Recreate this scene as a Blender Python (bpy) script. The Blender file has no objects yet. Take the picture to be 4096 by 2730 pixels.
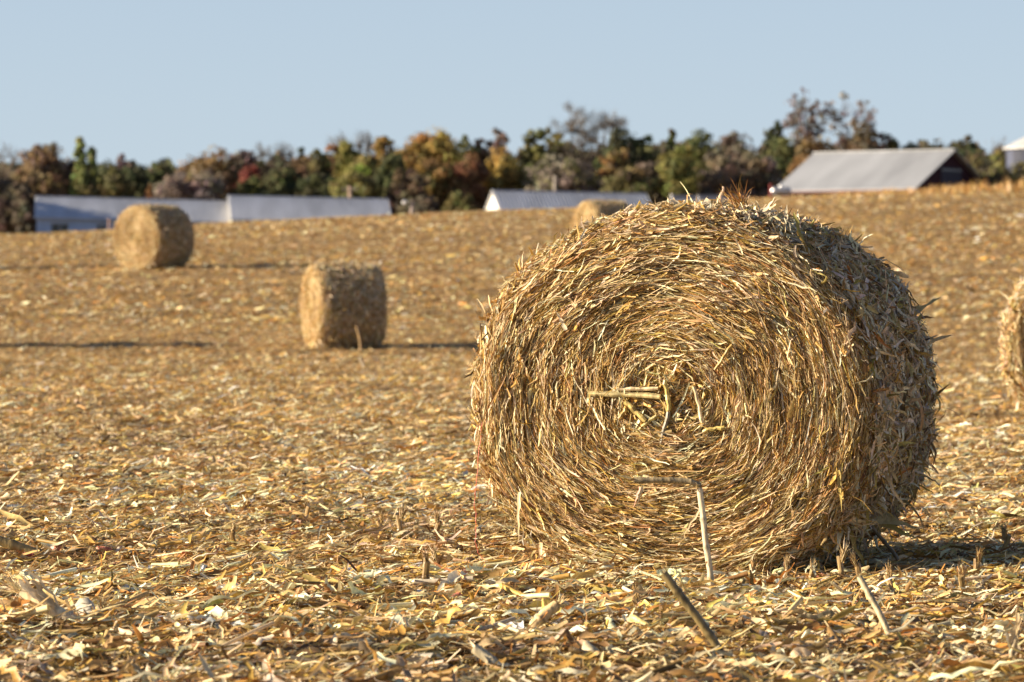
import bpy, math
import numpy as np
from mathutils import Vector
R = math.radians
rng = np.random.default_rng(11)
sc = bpy.context.scene
COL = sc.collection
F = 3960.0            # focal length in pixels of the 1024 wide frame
HZ = 285.0            # row of the level line
CZ = 1.10             # camera height

def at(px, row, d):
    return Vector(((px - 512) * d / F, d, CZ + (HZ - row) * d / F))

# ------------------------------------------------------------------ ground shape
_sd = np.array([0, 50, 59, 66, 78, 92, 100, 115, 128, 140, 150, 160.])
_sv = np.array([0, -.005, -.01, .055, .225, .42, .50, .665, .82, .94, 1., 1.02])
_fd = np.arange(0, 161, 1.0)
_fs = np.interp(_fd, _sd, _sv)
_fs = np.convolve(np.pad(_fs, 4, mode='edge'), np.ones(9) / 9, mode='valid')
_cpx = np.array([-400, 0, 100, 200, 300, 390, 485, 640, 780, 900, 1024, 1400.])
_crow = np.array([240, 233, 229, 222, 217, 213, 208.5, 204, 195, 191, 188, 183.])
_cx = (_cpx - 512) * 145 / F
_ca = CZ + (HZ - _crow) * 145 / F

_tab = np.random.default_rng(5).random((256, 256))
def vnoise(x, y):
    x = np.asarray(x, float); y = np.asarray(y, float)
    xi = np.floor(x).astype(int); yi = np.floor(y).astype(int)
    fx = x - xi; fy = y - yi
    fx = fx * fx * (3 - 2 * fx); fy = fy * fy * (3 - 2 * fy)
    a = _tab[xi & 255, yi & 255]; b = _tab[(xi + 1) & 255, yi & 255]
    c = _tab[xi & 255, (yi + 1) & 255]; e = _tab[(xi + 1) & 255, (yi + 1) & 255]
    return (a * (1 - fx) + b * fx) * (1 - fy) + (c * (1 - fx) + e * fx) * fy

def ground(x, y, fine=True):
    x = np.asarray(x, float); y = np.asarray(y, float)
    A = np.interp(x, _cx, _ca)
    g = A * np.interp(y, _fd, _fs)
    far = CZ + 45 * np.minimum(y, 750) / F
    t = np.clip((y - 150) / 80, 0, 1); t = t * t * (3 - 2 * t)
    g = g * (1 - t) + far * t
    if fine:
        w = np.clip((160 - y) / 60, 0, 1)
        g = g + w * ((vnoise(x * 1.7, y * 1.7) - .5) * .065 + (vnoise(x * 6 + 9, y * 6) - .5) * .03)
    return g

def gpt(px, row):
    """ground point under a pixel of the near, level field"""
    d = CZ * F / (row - HZ)
    x = (px - 512) * d / F
    for _ in range(4):
        d = (CZ - float(ground(x, d))) * F / (row - HZ)
        x = (px - 512) * d / F
    return Vector((x, d, float(ground(x, d))))

# ------------------------------------------------------------------ mesh batches
class Batch:
    def __init__(s):
        s.v = []; s.f = {3: [], 4: []}; s.c = []; s.n = 0
    def add(s, v, f, c):
        v = np.asarray(v, np.float32).reshape(-1, 3)
        f = np.asarray(f, np.int64)
        c = np.asarray(c, np.float32)
        if c.ndim == 1: c = np.tile(c, (len(v), 1))
        s.v.append(v); s.c.append(c.reshape(-1, 3)); s.f[f.shape[1]].append(f + s.n); s.n += len(v)
    def build(s, name, mat, parent=None, smooth=False, loc=None):
        V = np.concatenate(s.v); C = np.concatenate(s.c)
        if loc is not None: V = V - np.array(loc, np.float32)
        q = np.concatenate(s.f[4]) if s.f[4] else np.zeros((0, 4), np.int64)
        t = np.concatenate(s.f[3]) if s.f[3] else np.zeros((0, 3), np.int64)
        me = bpy.data.meshes.new(name)
        me.vertices.add(len(V)); me.vertices.foreach_set('co', V.ravel())
        idx = np.concatenate([q.ravel(), t.ravel()]).astype(np.int32)
        me.loops.add(len(idx)); me.loops.foreach_set('vertex_index', idx)
        tot = np.concatenate([np.full(len(q), 4), np.full(len(t), 3)]).astype(np.int32)
        st = np.concatenate([[0], np.cumsum(tot)[:-1]]).astype(np.int32)
        me.polygons.add(len(tot)); me.polygons.foreach_set('loop_start', st); me.polygons.foreach_set('loop_total', tot)
        sm = smooth or mat.name in ('dry_corn_straw', 'corn_litter', 'foliage', 'bark')
        me.polygons.foreach_set('use_smooth', np.full(len(tot), bool(sm)))
        a = me.color_attributes.new('Col', 'FLOAT_COLOR', 'POINT')
        a.data.foreach_set('color', np.concatenate([C, np.ones((len(C), 1), np.float32)], 1).astype(np.float32).ravel())
        me.update(calc_edges=True)
        me.materials.append(mat)
        o = bpy.data.objects.new(name, me); COL.objects.link(o)
        if parent is not None: o.parent = parent
        if loc is not None: o.location = loc
        return o

def nrm(a):
    return a / np.maximum(np.linalg.norm(a, axis=-1, keepdims=True), 1e-9)
def rv(n):
    return nrm(rng.normal(size=(n, 3)))

def strips(B, P, T, N, L, W, col, seg=3, bend=None, twist=None, prof='flat', taper='both', cup=.25, anchor='mid', k=5, r2=None, jit=.12, wob=0.):
    """n ribbons / stems: P centre (or root), T direction, N surface normal"""
    n = len(P)
    if n == 0: return
    T = nrm(T); N = nrm(N - (N * T).sum(1, keepdims=True) * T); Bi = np.cross(T, N)
    L = np.broadcast_to(np.asarray(L, float), (n,)); W = np.broadcast_to(np.asarray(W, float), (n,))
    bend = np.zeros(n) + 1e-4 if bend is None else np.where(np.abs(bend) < 1e-4, 1e-4, bend)
    twist = np.zeros(n) if twist is None else twist
    s = np.linspace(0, 1, seg + 1)
    q = (s if anchor == 'root' else s - .5)[None, :]
    th = bend[:, None] * q
    xx = (L / bend)[:, None] * np.sin(th); zz = (L / bend)[:, None] * (1 - np.cos(th))
    C = P[:, None] + xx[..., None] * T[:, None] + zz[..., None] * N[:, None]
    if wob:
        wb = rng.normal(0, wob, (2, n, seg + 1, 1)) * L[None, :, None, None]; wb[:, :, 0] *= .3
        C = C + wb[0] * N[:, None] + wb[1] * Bi[:, None]
    Nd = np.cos(th)[..., None] * N[:, None] - np.sin(th)[..., None] * T[:, None]
    tw = twist[:, None] * (s - .5)[None, :]
    B1 = np.cos(tw)[..., None] * Bi[:, None] + np.sin(tw)[..., None] * Nd
    N1 = np.cos(tw)[..., None] * Nd - np.sin(tw)[..., None] * Bi[:, None]
    if taper == 'both': pr = .25 + .75 * np.sin(np.pi * np.clip(s * .86 + .07, 0, 1)) ** .8
    elif taper == 'tip': pr = np.clip(1.02 - s ** 1.6, .04, 1)
    elif taper == 'lin': pr = None
    else: pr = np.ones(seg + 1)
    if pr is None:
        ww = W[:, None] * (1 - s)[None] + (np.broadcast_to(r2, (n,)))[:, None] * s[None]
    else: ww = W[:, None] * pr[None]
    ww = ww[..., None]
    if wob: ww = ww * (1 + rng.normal(0, .22, ww.shape)).clip(.3, 1.7)
    if prof == 'flat':
        V = np.stack([C - B1 * ww / 2, C + B1 * ww / 2], 2); kk = 2; closed = False
    elif prof == 'v':
        V = np.stack([C - B1 * ww / 2 + N1 * ww * cup, C, C + B1 * ww / 2 + N1 * ww * cup], 2); kk = 3; closed = False
    elif prof == 'husk':
        V = np.stack([C - B1 * ww * .5 - N1 * ww * cup, C - B1 * ww * .22, C + B1 * ww * .22, C + B1 * ww * .5 - N1 * ww * cup], 2); kk = 4; closed = False
    else:
        an = np.linspace(0, 2 * np.pi, k, endpoint=False)
        V = np.stack([C + (B1 * math.cos(a) + N1 * math.sin(a)) * ww / 2 for a in an], 2); kk = k; closed = True
    m = (seg + 1) * kk
    i = np.arange(seg)[:, None] * kk; j = np.arange(kk if closed else kk - 1)[None]
    j2 = (j + 1) % kk
    f = np.stack([i + j, i + j2, i + kk + j2, i + kk + j], -1).reshape(-1, 4)
    Fc = (f[None] + (np.arange(n) * m)[:, None, None]).reshape(-1, 4)
    cc = np.repeat(col[:, None], seg + 1, 1) * (1 + jit * rng.uniform(-1, 1, (n, seg + 1, 1)))
    cc = np.repeat(cc[:, :, None], kk, 2)
    if closed or kk > 2: cc = cc * (1 + .1 * rng.uniform(-1, 1, (n, 1, kk, 1)))
    B.add(V, Fc, np.clip(cc, 0, 1).reshape(-1, 3))

def tubeline(B, pts, rad, col, k=9, jit=.1):
    """one stem through points, radii per point, streaks along it"""
    pts = np.array([tuple(p) for p in pts], float); n = len(pts)
    rad = np.broadcast_to(np.asarray(rad, float), (n,))
    t = np.gradient(pts, axis=0); t = nrm(t)
    up = np.array([0, 1, 0.]) if abs(t[0][1]) < .8 else np.array([1., 0, 0])
    a = nrm(np.cross(t, up)); b = np.cross(t, a)
    an = np.linspace(0, 2 * np.pi, k, endpoint=False)
    V = pts[:, None] + rad[:, None, None] * (a[:, None] * np.cos(an)[None, :, None] + b[:, None] * np.sin(an)[None, :, None])
    i = np.arange(n - 1)[:, None] * k; j = np.arange(k)[None]; j2 = (j + 1) % k
    f = np.stack([i + j, i + j2, i + k + j2, i + k + j], -1).reshape(-1, 4)
    col = np.asarray(col, float)
    cc = np.tile(col, (n, 1)) if col.ndim == 1 else col
    cc = cc[:, None] * (1 + jit * 2 * rng.uniform(-1, 1, (1, k, 1))) * (1 + jit * rng.uniform(-1, 1, (n, k, 1)))
    B.add(V, f, np.clip(cc, 0, 1).reshape(-1, 3))
    for e in (0, n - 1):                      # end caps
        base = B.n
        B.add(np.concatenate([V[e], pts[e][None]]), np.array([[q, (q + 1) % k, k] for q in range(k)]), np.tile(cc[e].mean(0) * 1.1, (k + 1, 1)))

def box(B, x0, x1, y0, y1, z0, z1, col):
    v = [(x, y, z) for x in (x0, x1) for y in (y0, y1) for z in (z0, z1)]
    B.add(v, [[0, 1, 3, 2], [4, 6, 7, 5], [0, 4, 5, 1], [2, 3, 7, 6], [0, 2, 6, 4], [1, 5, 7, 3]], np.array(col))

# ------------------------------------------------------------------ materials
def mat(name, rough=.6, spec=.3, metal=0., transl=0., nscale=0., namp=0., stretch=(1, 1, 1), bump=0.):
    m = bpy.data.materials.new(name); m.use_nodes = True
    nt = m.node_tree; nd = nt.nodes; ln = nt.links
    b = nd['Principled BSDF']; out = nd['Material Output']
    a = nd.new('ShaderNodeVertexColor'); a.layer_name = 'Col'
    c = a.outputs['Color']
    if nscale:
        tc = nd.new('ShaderNodeTexCoord'); mp = nd.new('ShaderNodeMapping'); mp.inputs['Scale'].default_value = stretch
        ln.new(tc.outputs['Object'], mp.inputs['Vector'])
        no = nd.new('ShaderNodeTexNoise'); no.inputs['Scale'].default_value = nscale; no.inputs['Detail'].default_value = 3
        ln.new(mp.outputs[0], no.inputs['Vector'])
        mr = nd.new('ShaderNodeMapRange'); mr.inputs[1].default_value = .3; mr.inputs[2].default_value = .7
        mr.inputs[3].default_value = 1 - namp; mr.inputs[4].default_value = 1 + namp
        ln.new(no.outputs['Fac'], mr.inputs[0])
        vm = nd.new('ShaderNodeVectorMath'); vm.operation = 'SCALE'
        ln.new(c, vm.inputs[0]); ln.new(mr.outputs[0], vm.inputs['Scale']); c = vm.outputs[0]
        if bump:
            bp = nd.new('ShaderNodeBump'); bp.inputs['Strength'].default_value = bump; bp.inputs['Distance'].default_value = .01
            ln.new(no.outputs['Fac'], bp.inputs['Height']); ln.new(bp.outputs[0], b.inputs['Normal'])
    ln.new(c, b.inputs['Base Color'])
    b.inputs['Roughness'].default_value = rough; b.inputs['Metallic'].default_value = metal
    b.inputs['Specular IOR Level'].default_value = spec
    if transl:
        t = nd.new('ShaderNodeBsdfTranslucent'); ln.new(c, t.inputs['Color'])
        mx = nd.new('ShaderNodeMixShader'); mx.inputs[0].default_value = transl
        ln.new(b.outputs[0], mx.inputs[1]); ln.new(t.outputs[0], mx.inputs[2]); ln.new(mx.outputs[0], out.inputs['Surface'])
    return m

M_straw = mat('dry_corn_straw', .5, .35, 0, .16, 90, .22)
M_litter = mat('corn_litter', .5, .35, 0, .14, 70, .22)
M_stalk = mat('dry_corn_stalk', .45, .4, 0, 0, 60, .35, (1, 1, .15), .3)
M_cob = mat('corn_cob', .8, .1, 0, 0, 200, .25)
M_leaf = mat('foliage', .7, .15, 0, .42)
M_bark = mat('bark', .9, .1, 0, 0, 3, .3)
M_twine = mat('plastic_twine', .4, .4)
M_metalroof = mat('painted_metal_roof', .45, .4, .1, 0, .5, .16, (1, .3, .3))
M_siding = mat('painted_siding', .6, .3, 0, 0, .8, .1)
M_wood = mat('weathered_boards', .8, .2, 0, 0, 2, .2, (6, 6, .4))
M_galv = mat('galvanized_steel', .35, .5, .7, 0, .5, .1)
M_glass = mat('dark_window', .2, .5)

def soil_material():
    m = bpy.data.materials.new('stubble_soil'); m.use_nodes = True
    nt = m.node_tree; nd = nt.nodes; ln = nt.links; b = nd['Principled BSDF']
    tc = nd.new('ShaderNodeTexCoord')
    def noise(scale, detail, stretch):
        mp = nd.new('ShaderNodeMapping'); mp.inputs['Scale'].default_value = stretch
        ln.new(tc.outputs['Object'], mp.inputs['Vector'])
        n = nd.new('ShaderNodeTexNoise'); n.inputs['Scale'].default_value = scale; n.inputs['Detail'].default_value = detail
        ln.new(mp.outputs[0], n.inputs['Vector']); return n
    n1 = noise(14, 5, (1, 1, 1)); n2 = noise(.35, 3, (.25, 1.4, 1))
    r = nd.new('ShaderNodeValToRGB'); e = r.color_ramp.elements
    e[0].position = .32; e[0].color = (.09, .052, .026, 1); e[1].position = .68; e[1].color = (.50, .33, .145, 1)
    x = e.new(.5); x.color = (.32, .20, .085, 1)
    ln.new(n1.outputs['Fac'], r.inputs[0])
    mr = nd.new('ShaderNodeMapRange'); mr.inputs[1].default_value = .3; mr.inputs[2].default_value = .7
    mr.inputs[3].default_value = .75; mr.inputs[4].default_value = 1.2
    ln.new(n2.outputs['Fac'], mr.inputs[0])
    vm = nd.new('ShaderNodeVectorMath'); vm.operation = 'SCALE'
    ln.new(r.outputs[0], vm.inputs[0]); ln.new(mr.outputs[0], vm.inputs['Scale'])
    ln.new(vm.outputs[0], b.inputs['Base Color']); b.inputs['Roughness'].default_value = .9
    b.inputs['Specular IOR Level'].default_value = .1
    bp = nd.new('ShaderNodeBump'); bp.inputs['Strength'].default_value = .8; bp.inputs['Distance'].default_value = .03
    ln.new(n1.outputs['Fac'], bp.inputs['Height']); ln.new(bp.outputs[0], b.inputs['Normal'])
    return m

def tag(o, label=None, cat=None, group=None, kind=None):
    if label: o['label'] = label
    if cat: o['category'] = cat
    if group: o['group'] = group
    if kind: o['kind'] = kind
    return o
def empty(name, loc, label, cat, group=None, rot=(0, 0, 0)):
    o = bpy.data.objects.new(name, None); COL.objects.link(o); o.location = loc; o.rotation_euler = rot
    o.empty_display_size = .2
    return tag(o, label, cat, group)
def copy_tree(o):
    c = o.copy(); COL.objects.link(c)
    for ch in list(o.children):
        k = ch.copy(); COL.objects.link(k); k.parent = c
        for g in list(ch.children):
            h = g.copy(); COL.objects.link(h); h.parent = k
    return c

def palette(n, cols, wts, jit=.18):
    cols = np.array(cols); i = rng.choice(len(cols), n, p=np.array(wts) / sum(wts))
    c = cols[i] * np.exp(rng.normal(0, jit, (n, 1))) * (1 + rng.normal(0, .05, (n, 3)))
    return np.clip(c, .01, .92)
PALE = (.72, .55, .32); CREAM = (.78, .66, .46); TAN = (.50, .33, .145); GOLD = (.46, .285, .075); OLIVE = (.44, .33, .10)
BROWN = (.23, .125, .045); DARK = (.10, .058, .026); RUST = (.40, .18, .045); GREY = (.42, .36, .27); PINK = (.55, .27, .20)

# ------------------------------------------------------------------ ground sheet
ys = [-40, -20, -5, 0, 3, 6]
y = 8.0
while y < 165: ys.append(y); y += max(.055, .0055 * y)
while y < 5000: ys.append(y); y *= 1.06
ys = np.array(ys)
tt = np.concatenate([-np.array([8, 4, 2, 1, .6, .4, .3, .24, .2])[:], np.linspace(-.165, .165, 150), np.array([.2, .24, .3, .4, .6, 1, 2, 4, 8])])
GX = tt[None] * np.maximum(ys, 9)[:, None]; GY = np.repeat(ys[:, None], len(tt), 1)
GZ = ground(GX, GY)
nb, nc = GX.shape
i = np.arange(nb - 1)[:, None] * nc; j = np.arange(nc - 1)[None]
gf = np.stack([i + j, i + j + 1, i + nc + j + 1, i + nc + j], -1).reshape(-1, 4)
gb = Batch(); gb.add(np.stack([GX, GY, GZ], -1), gf, np.array([.2, .12, .06]))
go = gb.build('ground', soil_material(), smooth=True)
tag(go, 'harvested corn field rising to a low crest', 'field', kind='structure')

# ------------------------------------------------------------------ loose litter
def scatter(n, d0, d1, power=0., wid=.142, pad=.75):
    u = rng.random(n)
    if power == 0: d = d0 + (d1 - d0) * u
    else: d = (d0 ** power + (d1 ** power - d0 ** power) * u) ** (1 / power)
    x = rng.uniform(-1, 1, n) * (wid * d + pad)
    return x, d
def band(x, d):
    """rows of thicker and thinner litter left by the machine"""
    return np.where(d > 45, vnoise(x * .05 + 40, d * .62) * .72 + vnoise(x * .5, d * 1.3 + 77) * .28, vnoise(x * .22 + 40, d * .55) * .6 + vnoise(x * 1.1, d * 1.9 + 77) * .4)
def lay(B, n, d0, d1, L, W, tilt, hz, pal, wts, seg, prof, taper, bend=.6, twist=.6, power=0., keep=0.0, cup=.2, side=.0, k=5, lift=.0, big=1.):
    n = int(n * 1.22) if d0 < 30 else n
    x, d = scatter(n, d0, d1, power)
    bnd = band(x, d)
    if keep:
        ok = band(x, d) + rng.normal(0, .12, n) > keep; x, d, bnd = x[ok], d[ok], bnd[ok]; n = len(x)
    z = ground(x, d) + rng.uniform(.0, 1, n) ** 1.5 * hz + lift
    az = rng.uniform(0, 2 * np.pi, n)
    if side: az = np.where(rng.random(n) < side, rng.normal(0, .45, n), az)
    tl = np.abs(rng.normal(0, tilt, n))
    T = np.stack([np.cos(az) * np.cos(tl), np.sin(az) * np.cos(tl), np.sin(tl)], 1)
    N = nrm(np.array([0, 0, 1.]) + rng.normal(0, .35, (n, 3)))
    Ln = L[0] * np.exp(rng.random(n) * math.log(L[1] / L[0])) * .85 * big
    Wn = W[0] * np.exp(rng.random(n) * math.log(W[1] / W[0])) * .78 * big
    P = np.stack([x, d, z + np.sin(tl) * Ln * .4 + .004], 1)
    strips(B, P, T, N, Ln, Wn, np.clip(palette(n, pal, wts) * (np.array([1.13, 1.13, 1.07])[None] * (.62 + 1.0 * bnd)[:, None]), 0, .9), seg, rng.normal(0, bend, n) - .25 * bend, rng.normal(0, twist, n), prof, taper, cup, k=k, wob=0. if prof == 'tube' or seg < 3 else .035)

PG = [CREAM, PALE, TAN, GOLD, OLIVE, BROWN, DARK, RUST, GREY]
litter = Batch()
WN = [1.6, 2.8, 3, 1.6, .6, 1.9, .9, .9, .6]
lay(litter, 110000, 10.2, 34, (.012, .05), (.003, .010), .35, .020, PG + [PINK], WN + [.5], 1, 'flat', 'both', 0, 0, -.3)
lay(litter, 56000, 10.2, 34, (.05, .24), (.005, .019), .16, .035, PG, WN, 4, 'flat', 'both', .9, .9, -.4, side=.35, keep=.25)
lay(litter, 20000, 10.2, 32, (.06, .26), (.012, .034), .13, .04, PG, WN, 5, 'v', 'both', 1.0, .7, -.4, side=.4)
lay(litter, 4200, 10.2, 30, (.08, .20), (.03, .062), .14, .02, [CREAM, PALE, TAN, GOLD], [3, 2, 1, 1], 5, 'husk', 'both', 1.3, .4, -.5, cup=.30, side=.4)
lay(litter, 6000, 10.2, 34, (.05, .24), (.008, .021), .10, .03, PG, [1, 2, 2, 1, 1, 1.2, .8, .3, 1], 2, 'tube', 'none', .1, 0, -.3, side=.45, k=6)
lay(litter, 9000, 10.2, 34, (.03, .11), (.003, .011), .85, .01, PG, [1, 2, 3, 2, .5, 2, .6, 1, .5], 3, 'flat', 'tip', .7, .8, -.3)
lay(litter, 1100, 10.2, 14.4, (.10, .34), (.014, .044), .16, .03, [CREAM, PALE, TAN, GOLD, OLIVE, BROWN, RUST, GREY], [2, 3, 3, 1.8, .6, 1.6, 1.0, .6], 9, 'v', 'both', .9, 1.3, .0, side=.35, lift=.008)
lay(litter, 210, 10.2, 13.8, (.25, .55), (.018, .042), .07, .03, [CREAM, PALE, TAN, GOLD, OLIVE, BROWN], [2, 3, 2.4, 1.4, .6, 1], 12, 'v', 'both', .5, .9, .0, side=.6, lift=.015)
lay(litter, 420, 10.2, 14.6, (.08, .20), (.03, .065), .16, .02, [CREAM, PALE, TAN, GOLD], [2.4, 2.4, 1.6, 1.], 8, 'husk', 'both', .9, .8, .0, cup=.34, side=.3, lift=.008)
lay(litter, 330, 10.2, 15, (.08, .30), (.014, .028), .14, .03, [PALE, TAN, GOLD, BROWN, GREY], [2, 2, 1.4, 2, .6], 3, 'tube', 'none', .15, 0, .0, side=.4, k=8, lift=.008)
lay(litter, 26000, 10.2, 22, (.02, .07), (.0015, .005), .7, .02, [TAN, GOLD, BROWN, PALE, DARK, RUST], [2, 2, 2.4, 1.5, 1, 1], 3, 'flat', 'tip', 1.2, .8, -.3)
lay(litter, 16000, 10.2, 26, (.03, .12), (.0012, .003), .4, .03, [TAN, GOLD, BROWN, PALE], [2, 2, 2, 1], 3, 'flat', 'none', 1.2, .3, -.4)
# the far part of the field: larger shreds, more of them standing
WF = [1.3, 2.2, 3.2, 2.2, .6, 2.0, .7, .9, .5]
lay(litter, 90000, 31, 75, (.06, .24), (.012, .036), .18, .025, PG, WF, 2, 'flat', 'both', .8, .8, 0, side=.3)
lay(litter, 20000, 31, 75, (.035, .11), (.008, .022), .8, .02, PG, WF, 2, 'flat', 'tip', .6, .6, 0)
lay(litter, 100000, 70, 152, (.10, .34), (.026, .07), .15, .025, PG, WF, 2, 'flat', 'both', .7, .7, 0, side=.2, keep=.34)
lay(litter, 26000, 70, 152, (.04, .11), (.015, .04), .7, .02, PG, WF, 2, 'flat', 'tip', .5, .5, 0, keep=.34)
lo = litter.build('corn_litter', M_litter)
tag(lo, 'chopped corn stalks, leaves and husks covering the whole field', 'crop residue', kind='stuff')

# uncut stubble standing on the crest at the right
st = Batch(); n = 3400
px = 735 + (1075 - 735) * rng.random(n) ** .75
d = rng.uniform(143, 153, n); x = (px - 512) * d / F
h = (.10 + .36 * np.clip((px - 800) / 220, 0, 1) ** 1.2) * rng.uniform(.45, 1.25, n) * (.5 + vnoise(px * .13, d * .3))
T = nrm(np.stack([rng.normal(0, .25, n), rng.normal(0, .25, n), np.ones(n)], 1))
strips(st, np.stack([x, d, ground(x, d)], 1), T, rv(n), h, rng.uniform(.02, .055, n), palette(n, [GOLD, RUST, TAN, BROWN, PALE], [3, 1.5, 2, 1.2, .6]), 3, rng.normal(0, .6, n), rng.normal(0, .8, n), 'flat', 'tip', anchor='root')
tag(st.build('standing_stubble', M_litter), 'strip of taller uncut corn stubble along the crest before the barn', 'stubble', kind='stuff')

# ------------------------------------------------------------------ bales
def outline(ph, a, b):
    c, s = np.cos(ph), np.sin(ph)
    x = a * np.sign(c) * np.abs(c) ** .93
    z = b * np.sign(s) * np.where(s < 0, np.abs(s) ** .80, np.abs(s) ** .97)
    return x, z
def make_bale(loc, rz, label, a=.755, b=.69, L=1.2, q=1., nf=17000, ns=15000, wisps=420, twine=False, group='round corn stalk bales on the field'):
    root = empty('stalk_bale', loc, label, 'bale', group, (0, 0, rz))
    zc = b - .015
    ang = np.linspace(0, 2 * np.pi, 97)[:-1]
    def bulge(ph, yy): return 1 + .030 * (vnoise(ph * 3.1 + 7, yy * 6 + 3) - .5) + .02 * (vnoise(ph * 9, yy * 14) - .5)
    def ring_off(rho, ph):
        w = vnoise(np.cos(ph) * 1.6 + 20, np.sin(ph) * 1.6 + 30)
        o = .0055 * np.sin(rho * 46 + w * 7) + .042 * (vnoise(rho * np.cos(ph) * 4.5 + 50, rho * np.sin(ph) * 4.5 + 50) - .5)
        return o + .022 * (1 - rho ** 2) - .055 * np.clip((rho - .88) / .12, 0, 1) ** 2
    coreC = np.array([.13, .075, .032])  # core darkened to paint in the shade of gaps between straws
    def end_face(sgn, count):
        B = Batch()
        rr = np.linspace(0.02, .97, 16)
        X, Z = outline(ang, a, b)
        V = np.stack([np.stack([X * r, sgn * (L / 2 - .012 + ring_off(r, ang)), zc + Z * r], 1) for r in rr])
        kk = len(ang); i = np.arange(len(rr) - 1)[:, None] * kk; j = np.arange(kk)[None]; j2 = (j + 1) % kk
        B.add(V, np.stack([i + j, i + j2, i + kk + j2, i + kk + j], -1).reshape(-1, 4), coreC)
        def batch(n, rho, Lr, Wr, pal, wts, seg, prof, taper, rad_j, out_j, nj, bend, off, k=5, chaos=None, wob=.016):
            n = len(rho); ph = rng.uniform(0, 2 * np.pi, n)
            X, Z = outline(ph, a, b); X2, Z2 = outline(ph + .01, a, b)
            P = np.stack([X * rho, sgn * (L / 2 + ring_off(rho, ph) + off(n)), zc + Z * rho], 1)
            T = nrm(np.stack([X2 - X, np.zeros(n), Z2 - Z], 1)); rad = nrm(np.stack([X, np.zeros(n), Z], 1))
            rj = rng.normal(-.06, 1, n) * (rad_j + 1.1 * np.exp(-(rho / .12) ** 2))
            out = np.array([0, sgn * 1., 0])
            T = T * np.cos(rj)[:, None] + rad * np.sin(rj)[:, None]
            T = nrm(T + out * (rng.normal(0, out_j, n))[:, None])
            tl = rng.normal(.25, nj, n)
            N = out * np.cos(tl)[:, None] + np.cross(T, out[None]) * np.sin(tl)[:, None]
            Ln = Lr[0] * np.exp(rng.random(n) * math.log(Lr[1] / Lr[0])) * q * .88; Wn = Wr[0] * np.exp(rng.random(n) * math.log(Wr[1] / Wr[0])) * q * .66
            bd = rng.normal(0, bend, n) - .2 * bend
            strips(B, P, T, N, Ln, Wn, np.clip(palette(n, pal, wts) * np.array([1.08, 1.06, .98]), 0, .9), seg, bd, rng.normal(0, .7, n), prof, taper, .25, k=k, wob=0 if prof == 'tube' else wob)
        fr = lambda n, p=.5: rng.random(n) ** p
        pal = [CREAM, PALE, TAN, GOLD, OLIVE, BROWN, DARK, RUST, GREY]
        n = count
        batch(n, fr(int(n * .36)), (.05, .17), (.0025, .008), pal, [.6, 1.4, 2.8, 2.8, 1.0, 3.4, 2.2, 1.2, .2], 3, 'flat', 'both', .20, .08, .65, .4, lambda k: rng.uniform(-.012, .016, k), chaos=.15)  # bottom layer weighted to dark tones, painting shade deep between the straws
        batch(n, fr(int(n * .40)), (.12, .36), (.0024, .0068), pal, [1.7, 3.2, 3, 2.6, 1.0, 1.5, .9, .5, .25], 5, 'v', 'both', .13, .06, .6, .5, lambda k: rng.uniform(-.006, .034, k), chaos=.13, wob=.006)
        batch(n, fr(int(n * .17)), (.06, .20), (.004, .012), pal, [2.3, 3.6, 3, 2.2, 1.0, 1.0, .5, .5, .25], 5, 'v', 'both', .30, .14, .65, 1.1, lambda k: rng.uniform(.0, .042, k), chaos=.16)
        batch(n, fr(int(n * .07)), (.05, .16), (.006, .014), [PALE, TAN, GOLD, OLIVE, BROWN, GREY, PINK], [1.2, 2.5, 2.2, 1.8, 1.6, .5, .12], 1, 'tube', 'none', .20, .08, .7, .05, lambda k: rng.uniform(-.006, .016, k), k=6, chaos=.2)
        batch(n, fr(int(n * .028)), (.06, .18), (.012, .030), [CREAM, PALE, TAN, GOLD], [2, 3, 3, 1.5], 6, 'husk', 'both', .5, .22, .6, 1.7, lambda k: rng.uniform(.008, .03, k))
        batch(n, fr(int(n * .26)), (.03, .10), (.0014, .0036), pal, [1.2, 2, 2.4, 1.6, .4, 1.8, .5, .6, .3], 4, 'flat', 'tip', .9, .40, 1., 2.2, lambda k: rng.uniform(.005, .03, k))
        # the loose heart of the coil: broken stalks and curls lying every way
        batch(n, fr(int(n * .018)) * .20, (.06, .20), (.010, .026), [PALE, GOLD, OLIVE, TAN, BROWN, CREAM], [2.4, 2, 1.4, 2, 1.4, 1.6], 5, 'v', 'both', .8, .20, .7, .8, lambda k: rng.uniform(.0, .03, k))
        batch(n, fr(int(n * .0030)) * .20, (.09, .24), (.016, .027), [PALE, GOLD, OLIVE, TAN, BROWN], [2, 2.2, 2.2, 2, 1], 1, 'tube', 'none', .9, .10, .7, .03, lambda k: rng.uniform(.0, .025, k), k=8)
        # broad crushed leaves through the coil
        batch(n, fr(int(n * .055)), (.08, .26), (.011, .027), [CREAM, PALE, TAN, GOLD, BROWN], [1.4, 2.6, 2.6, 2, 1.2], 7, 'v', 'both', .28, .12, .6, .8, lambda k: rng.uniform(-.002, .022, k), wob=.02)
        return B
    f1 = end_face(-1, nf).build('end_face', M_straw, root)
    f2 = end_face(1, max(1500, nf // 9)).build('end_face', M_straw, root)
    # rolled side
    B = Batch()
    sl = np.linspace(-L / 2 + .02, L / 2 - .02, 14)
    X, Z = outline(ang, a, b)
    V = np.stack([np.stack([X * .965 * bulge(ang, s), np.full(len(ang), s), zc + Z * .965 * bulge(ang, s)], 1) for s in sl])
    kk = len(ang); i = np.arange(len(sl) - 1)[:, None] * kk; j = np.arange(kk)[None]; j2 = (j + 1) % kk
    B.add(V, np.stack([i + j, i + kk + j, i + kk + j2, i + j2], -1).reshape(-1, 4), coreC)
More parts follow.
